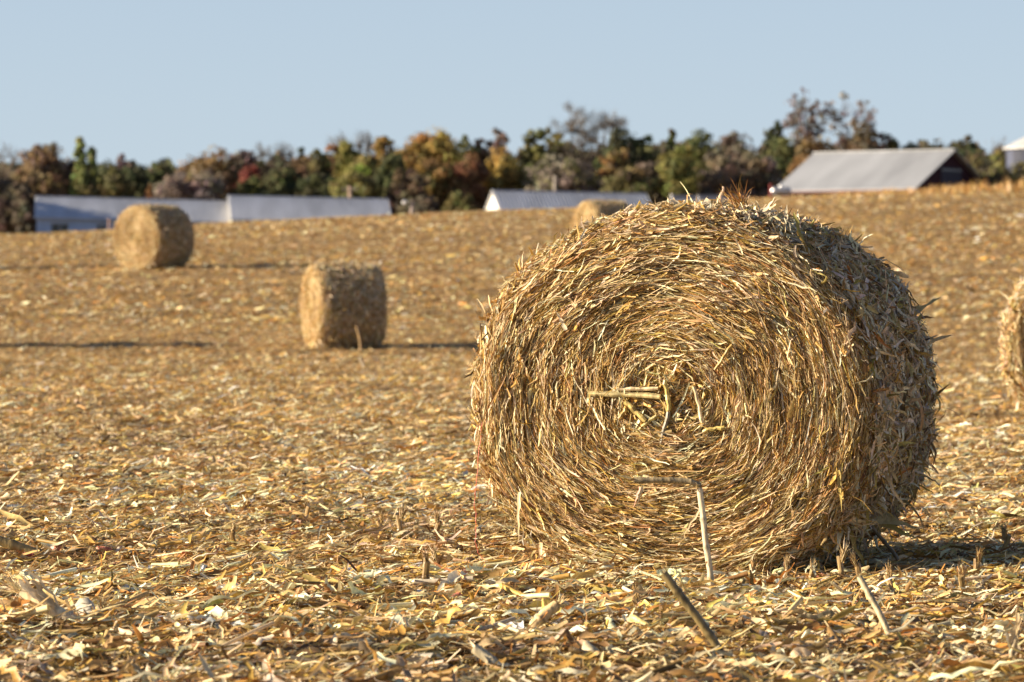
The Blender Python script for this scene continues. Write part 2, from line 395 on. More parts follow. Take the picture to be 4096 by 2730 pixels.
    pal = [CREAM, PALE, TAN, GOLD, OLIVE, BROWN, DARK, GREY, RUST]
    def side(n, Lr, Wr, wts, seg, prof, taper, spin, outw, bend, off, k=5, anchor='mid', phs=None, droop=0., Yr=None, curl=False):
        ph = rng.uniform(0, 2 * np.pi, n) if phs is None else phs(n)
        yy = rng.uniform(-L / 2 + .01, L / 2 - .01, n) if Yr is None else rng.uniform(Yr[0], Yr[1], n)
        edge = -.06 * np.clip((np.abs(yy) - (L / 2 - .10)) / .10, 0, 1) ** 2
        X, Z = outline(ph, a, b); X2, Z2 = outline(ph + .01, a, b)
        t = nrm(np.stack([X2 - X, np.zeros(n), Z2 - Z], 1)); nn = np.stack([t[:, 2], np.zeros(n), -t[:, 0]], 1)
        s = bulge(ph, yy)
        P = np.stack([X * s, yy, zc + Z * s], 1) + nn * (edge + off(n))[:, None]
        P[:, 2] = np.maximum(P[:, 2], .012)
        sp = rng.normal(0, spin, n)
        ax = np.array([0, 1., 0])
        T = t * np.cos(sp)[:, None] + ax * np.sin(sp)[:, None]
        T = T * np.where(rng.random(n) < .5, 1, -1)[:, None]
        ou = np.abs(rng.normal(0, outw, n)) if anchor == 'root' else rng.normal(0, outw, n)
        T = nrm(T + nn * ou[:, None] + np.array([0, 0, -droop]))
        N = nrm(nn + rng.normal(0, .45, (n, 3)))
        Ln = Lr[0] * np.exp(rng.random(n) * math.log(Lr[1] / Lr[0])) * q * .88; Wn = Wr[0] * np.exp(rng.random(n) * math.log(Wr[1] / Wr[0])) * q * .66
        bd = rng.normal(0, bend, n) - .3 * bend
        if curl: bd = -rng.uniform(.7, 2.9, n); N = nrm(nn * .3 + np.array([0, 0, .9]) + rng.normal(0, .55, (n, 3)))
        strips(B, P, T, N, Ln, Wn, palette(n, pal, wts), seg, bd, rng.normal(0, 1.2 if curl else .8, n), prof, taper, .22, anchor=anchor, k=k, wob=0 if prof == 'tube' else .022)
    w1 = [2.4, 2.8, 2.4, 1.0, .9, 1.3, .5, 1.3, .3]; w2 = [3.2, 3, 2, .8, .8, .5, .2, 1.5, .2]
    side(int(ns * .40), (.05, .17), (.004, .015), w1, 4, 'flat', 'both', 1.1, .24, .5, lambda k: rng.uniform(-.008, .022, k))
    side(int(ns * .30), (.06, .20), (.009, .028), w2, 6, 'v', 'both', 1.3, .32, .8, lambda k: rng.uniform(0, .032, k))
    side(int(ns * .10), (.04, .15), (.007, .016), w1, 1, 'tube', 'none', .7, .12, .05, lambda k: rng.uniform(-.004, .02, k), k=6)
    side(int(ns * .05), (.06, .16), (.014, .034), w2, 5, 'husk', 'both', .8, .3, 1.3, lambda k: rng.uniform(.005, .035, k))
    side(int(ns * .15), (.03, .10), (.0018, .005), w1, 3, 'flat', 'tip', 1., .8, 1.2, lambda k: rng.uniform(0, .02, k), anchor='root')
    # long leaves that hang and stick out
    up = lambda k: rng.normal(1.35, .75, k)
    lowr = lambda k: rng.normal(-.35, .55, k)
    side(int(wisps * .75), (.07, .20), (.008, .026), [4, 3, 2, 1, .6, .4, .1, .8, .4], 7, 'v', 'both', 1.1, .70, 1.9, lambda k: np.full(k, .005), anchor='root', phs=up, curl=True)
    side(int(wisps * .45), (.09, .28), (.010, .034), [1.6, 2.4, 2, 1, 1.6, .8, .2, 1.6, .1], 6, 'v', 'tip', .8, .75, 1.0, lambda k: np.full(k, .005), anchor='root', phs=lowr, droop=.45, curl=True)
    side(int(wisps * .9), (.09, .26), (.016, .046), [3, 3, 2, .8, 1.0, .6, .2, 1.6, .2], 8, 'v', 'both', 1.2, .35, 1.2, lambda k: rng.uniform(.005, .03, k), curl=True)
    side(int(wisps * .20), (.05, .15), (.004, .014), w2, 5, 'v', 'tip', .9, .6, 1.2, lambda k: np.full(k, .005), anchor='root', phs=lambda k: rng.normal(3.0, .6, k), droop=.3, curl=True)
    so = B.build('rolled_side', M_straw, root)
    return root, B

BD = 15.0
th = R(17.5)
fc = Vector(((668 - 512) * BD / F, BD, 0))
ctr = fc + Vector((math.sin(th), math.cos(th), 0)) * .6
ctr.z = float(ground(ctr.x, ctr.y, False)) - .012
bale, _ = make_bale(ctr, -th, 'huge round bale of golden corn stalks nearest the camera', a=.775, b=.702, nf=40000, ns=40000, wisps=900)

def local(p):                                  # world point into the big bale's own space
    v = Vector(p) - ctr; c, s = math.cos(th), math.sin(th)
    return Vector((v.x * c - v.y * s, v.x * s + v.y * c, v.z))
# red twine hanging off the left edge
tw = Batch()
pts = [local(at(x_, r_, 15.2)) for x_, r_ in ((486, 405), (481, 432), (478, 458), (475.5, 487), (474.5, 505), (476.5, 525), (475.5, 542), (478, 553), (486, 562), (497, 569))]
dense = []
for i_ in range(len(pts) - 1):
    for k_ in range(5): dense.append(pts[i_].lerp(pts[i_ + 1], k_ / 5) + Vector(rng.normal(0, .0015, 3)))
tubeline(tw, dense, .0014, (.62, .12, .07), 5)
tw.build('twine', M_twine, bale)
# tufts on the crown of the big bale
tf = Batch(); n = 80
P0 = np.array(local(at(742, 204, 15.3)))
T = nrm(np.stack([rng.normal(-.55, .40, n), rng.normal(0, .45, n), rng.uniform(.45, 1.2, n)], 1))
strips(tf, P0 + rng.normal(0, .014, (n, 3)), T, rv(n), rng.uniform(.05, .125, n), rng.uniform(.0015, .005, n), palette(n, [RUST, GOLD, BROWN], [3, 2, 1]), 5, rng.normal(0, 1.0, n), rng.normal(0, .8, n), 'flat', 'tip', anchor='root')
tf.build('husk_tuft', M_straw, bale)['label'] = 'tuft of shredded orange husk'
# the larger leaves one can tell apart on the bale
def leafblade(B, p0, p1, w, col, n_hint=(0, -1, 0), bend=.5, tw_=.5, prof='v', taper='tip', seg=8, cup=.18):
    p0 = np.array(p0); p1 = np.array(p1); L = np.linalg.norm(p1 - p0)
    strips(B, p0[None], (p1 - p0)[None], np.array(n_hint, float)[None] + rng.normal(0, .1, (1, 3)), L, w, np.array(col)[None], seg, np.array([bend]), np.array([tw_]), prof, taper, cup, anchor='root', wob=.018)
lv = Batch()
def L2(px, row, d): return np.array(local(at(px, row, d)))
for (x0, y0, x1, y1, w, c, d_) in (
    (912, 314, 941, 295, .030, (.44, .38, .19), 15.9), (914, 318, 936, 316, .014, BROWN, 15.9), (915, 336, 938, 341, .026, (.42, .34, .18), 15.9),
    (921, 342, 939, 334, .010, GREY, 15.9), (932, 400, 951, 382, .016, BROWN, 15.9), (926, 378, 946, 402, .014, OLIVE, 15.9), (862, 512, 920, 528, .055, (.42, .36, .20), 15.4),
    (872, 516, 918, 540, .030, OLIVE, 15.45), (880, 466, 915, 496, .022, GREY, 15.6), (900, 470, 935, 500, .016, OLIVE, 15.8), (885, 440, 938, 474, .012, GREY, 15.8),
    (868, 404, 893, 456, .022, PALE, 14.85), (838, 470, 842, 512, .016, OLIVE, 14.75), (520, 492, 514, 545, .016, PALE, 15.0), (521, 270, 513, 255, .010, GOLD, 15.2), (522, 272, 521, 250, .007, PALE, 15.2),
    (668, 213, 671, 196, .014, CREAM, 15.1), (671, 200, 655, 203, .006, PALE, 15.1), (672, 199, 689, 216, .022, CREAM, 15.1), (689, 216, 706, 208, .026, PALE, 15.15), (706, 213, 700, 199, .010, CREAM, 15.15), (704, 201, 722, 212, .026, CREAM, 15.15),
    (716, 205, 720, 191, .009, PALE, 15.2), (723, 214, 722, 194, .008, BROWN, 15.1), (725, 213, 728, 197, .008, PALE, 15.2), (722, 209, 740, 222, .02, OLIVE, 15.1),
    (762, 212, 780, 200, .016, CREAM, 15.4), (768, 213, 778, 207, .020, CREAM, 15.4), (757, 215, 752, 203, .016, CREAM, 15.4), (785, 222, 788, 204, .018, CREAM, 15.45), (800, 224, 795, 209, .014, CREAM, 15.5), (790, 221, 778, 212, .016, PALE, 15.45),
    (846, 244, 854, 224, .011, GOLD, 15.8), (872, 268, 888, 258, .018, PALE, 15.8), (868, 276, 888, 274, .016, GREY, 15.85), (885, 290, 897, 286, .008, BROWN, 15.85), (812, 236, 815, 222, .005, BROWN, 15.6), (851, 245, 866, 232, .01, GOLD, 15.8),
    (640, 487, 635, 508, .010, PINK, 14.85), (566, 330, 556, 310, .014, CREAM, 14.95)):
    leafblade(lv, L2(x0, y0, d_), L2(x1, y1, d_), w, np.array(c) * rng.uniform(.9, 1.1), tuple(Vector((math.sin(-th) * 1, -1, .15))), rng.normal(0, .5), rng.normal(0, .5))
lv.build('loose_leaves', M_straw, bale)
# coarse pieces of stalk lying in the heart of the coil
for (x0, y0, x1, y1, r_, c) in ((580, 394.5, 655, 397, .0105, (.50, .40, .19)), (610, 390, 652, 389, .007, PALE), (618, 402, 640, 421, .011, (.48, .35, .12)), (620, 407, 612, 420, .008, GOLD),
    (656, 445, 664, 412, .009, (.22, .19, .13)), (664, 410, 660, 380, .009, OLIVE), (630, 432, 652, 416, .007, OLIVE), (700, 432, 722, 428, .008, OLIVE), (690, 388, 700, 425, .007, PALE),
    (712, 370, 730, 345, .006, GOLD), (640, 460, 690, 470, .006, GOLD)):
    p0 = L2(x0, y0, 14.86 - .0006 * (x0 - 671)); p1 = L2(x1, y1, 14.86 - .0006 * (x1 - 671))
    p0[1] = p1[1] = -.6 - .066
    m_ = [p0 + (p1 - p0) * t_ + rng.normal(0, .002, 3) for t_ in np.linspace(0, 1, 7)]
    hs = Batch(); tubeline(hs, m_, [r_ * v for v in (1, 1, 1.14, 1, 1, 1.12, .95)], c, 8, .15); hs.build('stalk_piece', M_stalk, bale)

far_spec = [  # px of centre, base row, distance, yaw of the axis, scale, label
    (344, 351, 63.0, 73, 'smaller round bale showing its shaded rolled side, in the middle of the field', .955),
    (154, 270.5, 92.0, 40, 'round bale far off at the left, lit end and dark side both showing', 1.05),
    (604, 255.5, 100.0, 62, 'round bale half hidden behind the top of the nearest bale', .98),
    (1100, 428, 31.0, 8, 'round bale cut off by the right edge of the photo', .99)]
proto = None
for (px_, row_, d_, yaw, lab, s_) in far_spec:
    x_ = (px_ - 512) * d_ / F; z_ = CZ + (HZ - row_) * d_ / F if row_ == 255.5 else float(ground(x_, d_, False)) - .01
    if proto is None:
        proto, _ = make_bale((x_, d_, z_), -R(yaw), lab, a=.73, b=.70, L=1.08, q=1.15, nf=16000, ns=18000, wisps=800)
        o = proto
    else:
        o = copy_tree(proto); o.location = (x_, d_, z_); o.rotation_euler = (0, 0, -R(yaw)); o['label'] = lab
    o.scale = (s_, s_, s_)
# two more of the bales that stand just outside the frame; their shadows reach in
for (x_, d_, yaw, lab) in ((-9.2, 63.4, 70, 'round bale just outside the left edge, throwing the nearer of two shadows'), (-14.0, 93.5, 50, 'round bale beyond the left edge, throwing the farther shadow')):
    o = copy_tree(proto); o.location = (x_, d_, float(ground(x_, d_, False)) - .01); o.rotation_euler = (0, 0, -R(yaw)); o['label'] = lab

# ------------------------------------------------------------------ single stalks, stumps and cobs of the foreground
def fibres(B, p, axis, n, L, W, col, spread=.25):
    T = nrm(np.array(axis)[None] + rng.normal(0, spread, (n, 3)))
    strips(B, np.array(p)[None] + rng.normal(0, .004, (n, 3)), T, rv(n), rng.uniform(.4, 1, n) * L, rng.uniform(.5, 1, n) * W, palette(n, [col, PALE, TAN], [3, 1, 1]), 3, rng.normal(0, .6, n), rng.normal(0, .6, n), 'flat', 'tip', anchor='root')
def stem(B, pts, r, col, nodes=(), k=10):
    P = []; rad = []
    pts = [Vector(p) for p in pts]
    tot = len(pts) - 1
    for i_ in range(tot):
        for t_ in np.linspace(0, 1, 9)[:-1]:
            P.append(pts[i_].lerp(pts[i_ + 1], t_)); rad.append(1.0)
    P.append(pts[-1]); rad.append(.95)
    rad = np.array(rad); cc = np.tile(np.array(col, float), (len(P), 1))
    u = np.linspace(0, 1, len(P))
    for nd_ in nodes:
        i_ = int(np.abs(u - nd_).argmin()); rad[i_] *= 1.22; cc[i_] *= .62
    cc *= (1 + .12 * np.sin(u * 9 + rng.random() * 6))[:, None]
    tubeline(B, P, rad * np.array(r), cc, k, .13)
def thing_stalk(label, foot, tip_pts, r, col, nodes=(), fray=0, frayL=.05, leaves=(), cat='corn stalk', name='corn_stalk'):
    root = empty(name, foot, label, cat)
    B = Batch()
    P = [Vector(foot)] + [Vector(p) for p in tip_pts]
    P[0] = P[0] - Vector((0, 0, .03))
    stem(B, [p - Vector(foot) for p in P], r, col, nodes)
    ax = (P[-1] - P[-2]).normalized()
    if fray: fibres(B, P[-1] - Vector(foot) - ax * .01, ax, fray, frayL, .006, col)
    B.build('stem', M_stalk, root, smooth=True)
    for (a0, a1, w, c, bd) in leaves:
        LB = Batch(); leafblade(LB, Vector(a0) - Vector(foot), Vector(a1) - Vector(foot), w, c, (0, -.6, 1), bd, .6, 'v', 'both')
        LB.build('leaf', M_straw, root)
    return root

def up(px, row, foot, dd=0.): return at(px, row, foot.y + dd)
# 1 bent stalk standing before the bale
f = gpt(712.5, 600)
P1 = [up(710, 570, f), up(705.5, 540, f), up(703, 516, f), up(699.5, 488, f)]
root = empty('bent_corn_stalk', f, 'tall pale corn stalk snapped over at right angles in front of the big bale', 'corn stalk')
B = Batch(); stem(B, [Vector((0, 0, -.03))] + [p - f for p in P1], .0107, (.60, .50, .33), (.18, .45, .72)); fibres(B, P1[-1] - f, (-.6, 0, .6), 26, .035, .007, PALE, .5)
B.build('upright_stem', M_stalk, root, smooth=True)
B = Batch(); stem(B, [P1[-1] - f + Vector((.004, 0, .008)), up(690, 481.5, f) - f, up(668, 480, f) - f, up(634, 480.5, f) - f], .0104, (.36, .275, .155), (.28, .62, .92)); fibres(B, up(636, 479.5, f) - f, (-1, 0, 0), 12, .03, .006, BROWN, .3)  # arm coloured darker than the stem to paint its dim light and underside
B.build('broken_top', M_stalk, root, smooth=True)
B = Batch(); leafblade(B, up(643, 485, f) - f, up(635.5, 509, f) - f, .010, PALE, (.3, -1, 0), .2, .4); B.build('leaf', M_straw, root)
B = Batch(); leafblade(B, up(702, 508, f) - f, up(672, 548, f) - f, .008, PALE, (0, -1, .3), -.8, .8); B.build('leaf', M_straw, root)
B = Batch(); leafblade(B, up(705, 525, f) - f, up(708, 572, f) - f, .016, RUST, (-.4, -1, 0), .2, .3); B.build('leaf', M_straw, root)
# 2 dark leaning stalk
f = gpt(731, 664)
thing_stalk('dark brown weathered corn stalk leaning left in the foreground', f, [up(714, 641, f), up(697, 617, f), up(680, 595, f), up(663.5, 573, f)], .0125, (.20, .145, .06), (.32, .78), 8, .05, [(up(690, 600, f, .05), up(676, 572, f, .05), .008, (.42, .30, .10), .2)])
# 3 stubby broken stalk
f = gpt(523, 641)
thing_stalk('short thick pale stalk stub with a splintered end leaning right', f, [up(535, 626, f), up(546, 613, f, .02), up(557, 605, f, .03)], .0180, (.62, .44, .22), (.5,), 26, .075, [(up(522, 638, f), up(505, 650, f), .035, RUST, .6), (up(548, 612, f), up(530, 630, f), .02, RUST, .3)])
# 4 right leaning stalk with torn husk at its foot
f = gpt(898, 655)
thing_stalk('slim grey-tan stalk leaning left with torn husks round its foot, at the right', f, [up(890, 636, f), up(879, 612, f, .03), up(870, 596, f, .05), up(859.5, 577, f, .08)], .0095, (.46, .37, .22), (.7,), 6, .04,
    [(up(898, 650, f), up(884, 672, f), .035, RUST, .9), (up(900, 648, f), up(915, 680, f), .05, GOLD, .7), (up(902, 650, f), up(906, 684, f), .03, TAN, -.5), (up(893, 655, f), up(830, 676, f), .034, GOLD, .15), (up(903, 652, f), up(926, 676, f), .04, (.3, .2, .08), .9)])
# 5 dark stalk at the left edge
f = gpt(55, 561)
thing_stalk('dark spotted corn stalk sticking out of the litter at the left edge', f, [up(38, 554, f), up(16, 546, f), up(-12, 537, f)], .019, (.30, .21, .085), (.35, .7))
# 6 pale splintered bundle at the left
f = gpt(92, 640)
root = thing_stalk('thick splintered cream stalk with shredded pith lying on the left', f, [up(70, 622, f), up(48, 606, f, .02), up(22, 592, f, .04)], .023, (.80, .64, .40), (.4,), 60, .14,
    [(up(64, 616, f), up(14, 586, f), .035, CREAM, .3), (up(70, 622, f), up(28, 584, f), .03, PALE, .2), (up(60, 618, f), up(98, 636, f), .05, CREAM, .5), (up(40, 604, f), up(22, 577, f), .012, CREAM, .2), (up(78, 630, f), up(22, 566, f), .010, PALE, .1), (up(30, 602, f), up(12, 612, f), .05, RUST, .8), (up(55, 625, f), up(20, 640, f), .05, BROWN, .6)])
# 7 flat pale stalk split at the bottom
f = gpt(515, 684)
thing_stalk('pale split stalk lying at the bottom edge below the stub', f, [up(503, 672, f), up(488, 658, f, .02), up(474, 648, f, .03)], .0150, (.64, .53, .34), (.6,), 18, .06)
# 8 small splinter stub
f = gpt(324, 657)
thing_stalk('grey-brown splintered stub standing at the bottom left of the bale', f, [up(321, 646, f), up(318, 632, f)], .0135, (.47, .37, .22), (.5,), 22, .05)
# 9 yellow stalk piece
f = gpt(660, 637)
thing_stalk('bright yellow split stalk piece lying before the big bale', f, [up(648, 626, f, .04), up(633, 617, f, .08)], .0110, (.68, .52, .20), ())
# 10 right edge leaf stalk
f = gpt(1010, 668)
thing_stalk('upright frayed pale stalk with a leaf at the lower right corner', f, [up(1012, 652, f), up(1017, 634, f)], .0085, (.55, .42, .24), (.5,), 16, .07, [(up(1011, 660, f), up(1018, 612, f), .020, PALE, .2), (up(1012, 655, f), up(1004, 632, f), .012, CREAM, .3)])
# 11 leaning sticks under the bale at the right
f = gpt(909, 569)
thing_stalk('dark thin stick propped against the shaded side of the big bale', f, [up(893, 552, f, .05), up(876, 532, f, .1), up(869, 523, f, .1)], .0075, (.24, .18, .11), (.5,), 4, .05)
# 12 stick in front of the middle bale and a pale piece before it
f = Vector((at(361, 352, 61.4).x, 61.4, 0)); f.z = float(ground(f.x, f.y))
thing_stalk('single dry stalk standing before the shaded middle bale', f, [up(360, 340, f), up(356.5, 326, f)], .019, (.42, .27, .12), (.5,))
f = gpt(366, 372)
thing_stalk('white sliver of stalk lying on the ground before the middle bale', f, [up(363, 365, f), up(359.5, 358, f)], .014, (.75, .62, .42), ())
f = gpt(0.5, 446)
# big husks
def husk(label, p0, p1, w, col, bd, cup=.32):
    p0 = Vector(p0); p1 = Vector(p1); root = empty('corn_husk', p0, label, 'corn husk')
    B = Batch(); leafblade(B, (0, 0, .045), p1 - p0 + Vector((0, 0, .045)), w, col, (0, -.35, 1), bd, .15, 'husk', 'both', 10, cup)
    B.build('husk_leaf', M_straw, root, smooth=True)
    B = Batch(); leafblade(B, (0, .02, .032), (p1 - p0) * 1.1 + Vector((.02, .03, .032)), w * .7, np.array(col) * .85, (0, -.35, 1), bd * .8, .3, 'husk', 'both', 10, cup)
    B.build('husk_leaf', M_straw, root, smooth=True)
    return root
husk('wide white corn husk lying at the bottom left of the bale', gpt(432, 668), gpt(352, 664), .085, (.76, .68, .52), -.9)
husk('cream corn husk with its stem end showing, on the right foreground', gpt(838, 632), gpt(805, 628), .095, (.78, .64, .42), -1.0, .4)
husk('grey-green husk leaf beside the cream husk', gpt(866, 634), gpt(836, 624), .07, (.46, .42, .28), -.8)
husk('long curved tan husk leaf beneath the dark leaning stalk', gpt(640, 668), gpt(560, 664), .06, (.66, .50, .26), -.9)
husk('folded yellow-green husk leaf lying left of centre', gpt(166, 588), gpt(118, 590), .07, (.46, .35, .11), -.7)
husk('pale grey husk leaf at the foot of the splintered cream stalk', gpt(99, 640), gpt(56, 612), .06, (.60, .54, .42), -.3)

# stumps
def stump_mesh(h, r, fr, col):
    B = Batch(); stem(B, [(0, 0, -.03), (rng.normal(0, .004), 0, h * .5), (rng.normal(0, .01), rng.normal(0, .006), h)], r, col, (.45,), 9)
    fibres(B, (0, 0, h - .006), (rng.normal(0, .1), 0, 1), fr, h * .8, .004, col, .16)
    fibres(B, (0, 0, .004), (0, 0, .6), 8, .06, .006, BROWN, .7)
    return B
stump_protos = [(.068, .010, 40, (.40, .26, .11)), (.080, .011, 52, (.30, .19, .075)), (.060, .012, 34, (.46, .33, .16)), (.085, .009, 60, (.36, .24, .10))]
SP = []
stumps = [(753, 583, 'bristly stump standing under the left part of the bale\'s shaded edge'), (785, 588, 'stump with hairy fibres just right of the bent stalk'),
    (812, 586, 'straight stump in front of the bale, where its end and side meet'), (838, 583, 'thin bristly stump beside the bale\'s shadow, third from the bent stalk'),
    (863, 585, 'fibrous stump behind the tip of the slim leaning stalk'), (893.5, 596, 'low stump right of the slim leaning stalk'),
    (962.5, 599, 'split twin stump near the right edge in sun'), (986.5, 601, 'tall brown stump next to the split twin stump'),
    (974, 583, 'tilted stump on the edge of the bale\'s shadow'), (382, 537, 'pale short stump, leftmost of the row of four left of the bale'),
    (397, 539, 'grey frayed stump, second in the row left of the bale'), (417, 540, 'dark stump, third in the row left of the bale'),
    (437, 541, 'wide weathered stump nearest the bale in the row of four'), (361, 511, 'stump farther back, behind the row of four stumps'),
    (440, 572, 'spiky leaning stump left of the bale\'s foot'), (289, 581, 'dark bristly stump beside a round pink cob'), (233, 551, 'brown split stump standing in the left litter'),
    (307, 521, 'stump standing far back left in the litter'), (1006, 560, 'rusty stump near the right edge beyond the shadow'), (104, 624, 'broken stump behind the splintered cream stalk'),
    (427, 594, 'upright straw-coloured stump before two pink cobs'), (640, 611, 'slender stump between the yellow piece and the bale')]
for i_, (px_, row_, lab) in enumerate(stumps):
    p = gpt(px_, row_)
    if i_ < len(stump_protos):
        o = stump_mesh(*stump_protos[i_]).build('corn_stump', M_stalk); SP.append(o)
    else:
        o = SP[(i_ * 7 + 1) % len(SP)].copy(); COL.objects.link(o)
    o.location = p; o.rotation_euler = (rng.normal(0, .12), rng.normal(0, .12) + (.25 if 'tilt' in lab or 'lean' in lab else 0), rng.uniform(0, 6)); s_ = rng.uniform(.9, 1.2); o.scale = (s_, s_, s_)
    tag(o, lab, 'stump', 'cut corn stumps standing in the litter')

# cobs
def cob_mesh(L, r, col, inner):
    B = Batch(); nr, k = 18, 16
    V = []; C = []
    for i_ in range(nr):
        t_ = i_ / (nr - 1)
        rr = r * (1 - .25 * t_ ** 3) * (.55 if i_ in (0, nr - 1) else 1)
        for j_ in range(k):
            bump = 1 + (.13 if (i_ % 2 == 0) == (j_ % 2 == 0) else -.08) + rng.normal(0, .02)
            a_ = 2 * math.pi * j_ / k
            V.append(((t_ - .5) * L, math.cos(a_) * rr * bump, math.sin(a_) * rr * bump)); C.append(np.array(col) * (1.2 if bump > 1 else .65) * rng.uniform(.85, 1.15))
    i = np.arange(nr - 1)[:, None] * k; j = np.arange(k)[None]; j2 = (j + 1) % k
    B.add(V, np.stack([i + j, i + j2, i + k + j2, i + k + j], -1).reshape(-1, 4), np.clip(np.array(C), 0, 1))
    for e, sx in ((0, -.5), (nr - 1, .5)):
        c0 = [V[e * k + q] for q in range(k)] + [(sx * L, 0, 0)]
        B.add(c0, [[q, (q + 1) % k, k] for q in range(k)], np.array(inner))
    return B
CP = [cob_mesh(.055, .0125, (.62, .25, .18), (.72, .52, .42)), cob_mesh(.035, .0125, (.66, .30, .22), (.75, .55, .45)), cob_mesh(.05, .0115, (.36, .10, .08), (.6, .35, .28)), cob_mesh(.024, .012, (.70, .40, .32), (.8, .62, .52)), cob_mesh(.04, .0135, (.62, .16, .03), (.7, .5, .1))]
cobs = [(294, 541, 0, 'pink corncob piece lying well left of the row of stumps'), (307, 580, 1, 'round stub of pink cob beside a dark bristly stump'), (374, 553, 0, 'pale pink cob lying in front of the row of four stumps'),
    (476, 577, 1, 'salmon cob piece just left of the bale\'s foot'), (338, 580, 1, 'dusty pink cob piece lying among chaff, left of centre'), (357, 577, 3, 'small pink cob fragment right of the dusty pink piece'), (454, 608, 0, 'coral cob lying left of the short thick stub'),
    (422, 609, 4, 'bright red-orange bit of cob left of the coral cob'), (365, 588, 4, 'tiny orange-red cob bit in the left litter'), (431, 661, 4, 'orange cob bit with yellow kernels next to the wide white husk'), (465, 585, 3, 'small upright pink cob bit below the salmon piece'),
    (27, 562, 2, 'dark red cob under the spotted stalk at the left edge'), (56, 572, 1, 'pink cob bit below the spotted stalk\'s foot'), (119, 573, 1, 'salmon cob bit on the left, right of the spotted stalk'), (104, 558, 0, 'long pink cob half buried in the left litter'), (236, 586, 3, 'small pale pink cob right of the folded husk'),
    (187, 562, 4, 'scarlet cob bit on bare soil at the left'), (567, 583, 1, 'pink cob piece in front of the bale\'s lit end'), (731, 617, 1, 'rosy cob piece just right of the dark leaning stalk'), (863, 612, 2, 'dark red cob touching the slim leaning stalk'), (891, 616, 2, 'short dark pink cob right of the slim leaning stalk'),
    (820, 588, 0, 'pink cob lying beside the stumps in front of the bale'), (957, 650, 2, 'purplish cob with a white end at the lower right'), (946, 662, 2, 'purplish cob lying below the white-ended one'), (989, 617, 2, 'dark maroon cob near the right edge'), (965, 578, 0, 'cob lying in the bale\'s shadow'),
    (922, 596, 3, 'small tan-pink cob in the sunny right litter'), (594, 588, 3, 'crumbled pale cob before the bale'), (520, 592, 3, 'crumbled pink cob bit between the salmon cob and the stub')]
cobo = {}
for (px_, row_, k_, lab) in cobs:
    p = gpt(px_, row_)
    if k_ not in cobo:
        o = CP[k_].build('corn_cob', M_cob); cobo[k_] = o
    else:
        o = cobo[k_].copy(); COL.objects.link(o)
    s_ = rng.uniform(1., 1.3)
    o.location = p + Vector((0, 0, .022)); o.rotation_euler = (rng.uniform(0, 6), rng.normal(0, .25), rng.normal(0, .7)); o.scale = (s_, s_, s_)
    tag(o, lab, 'corncob', 'corncobs scattered in the litter')

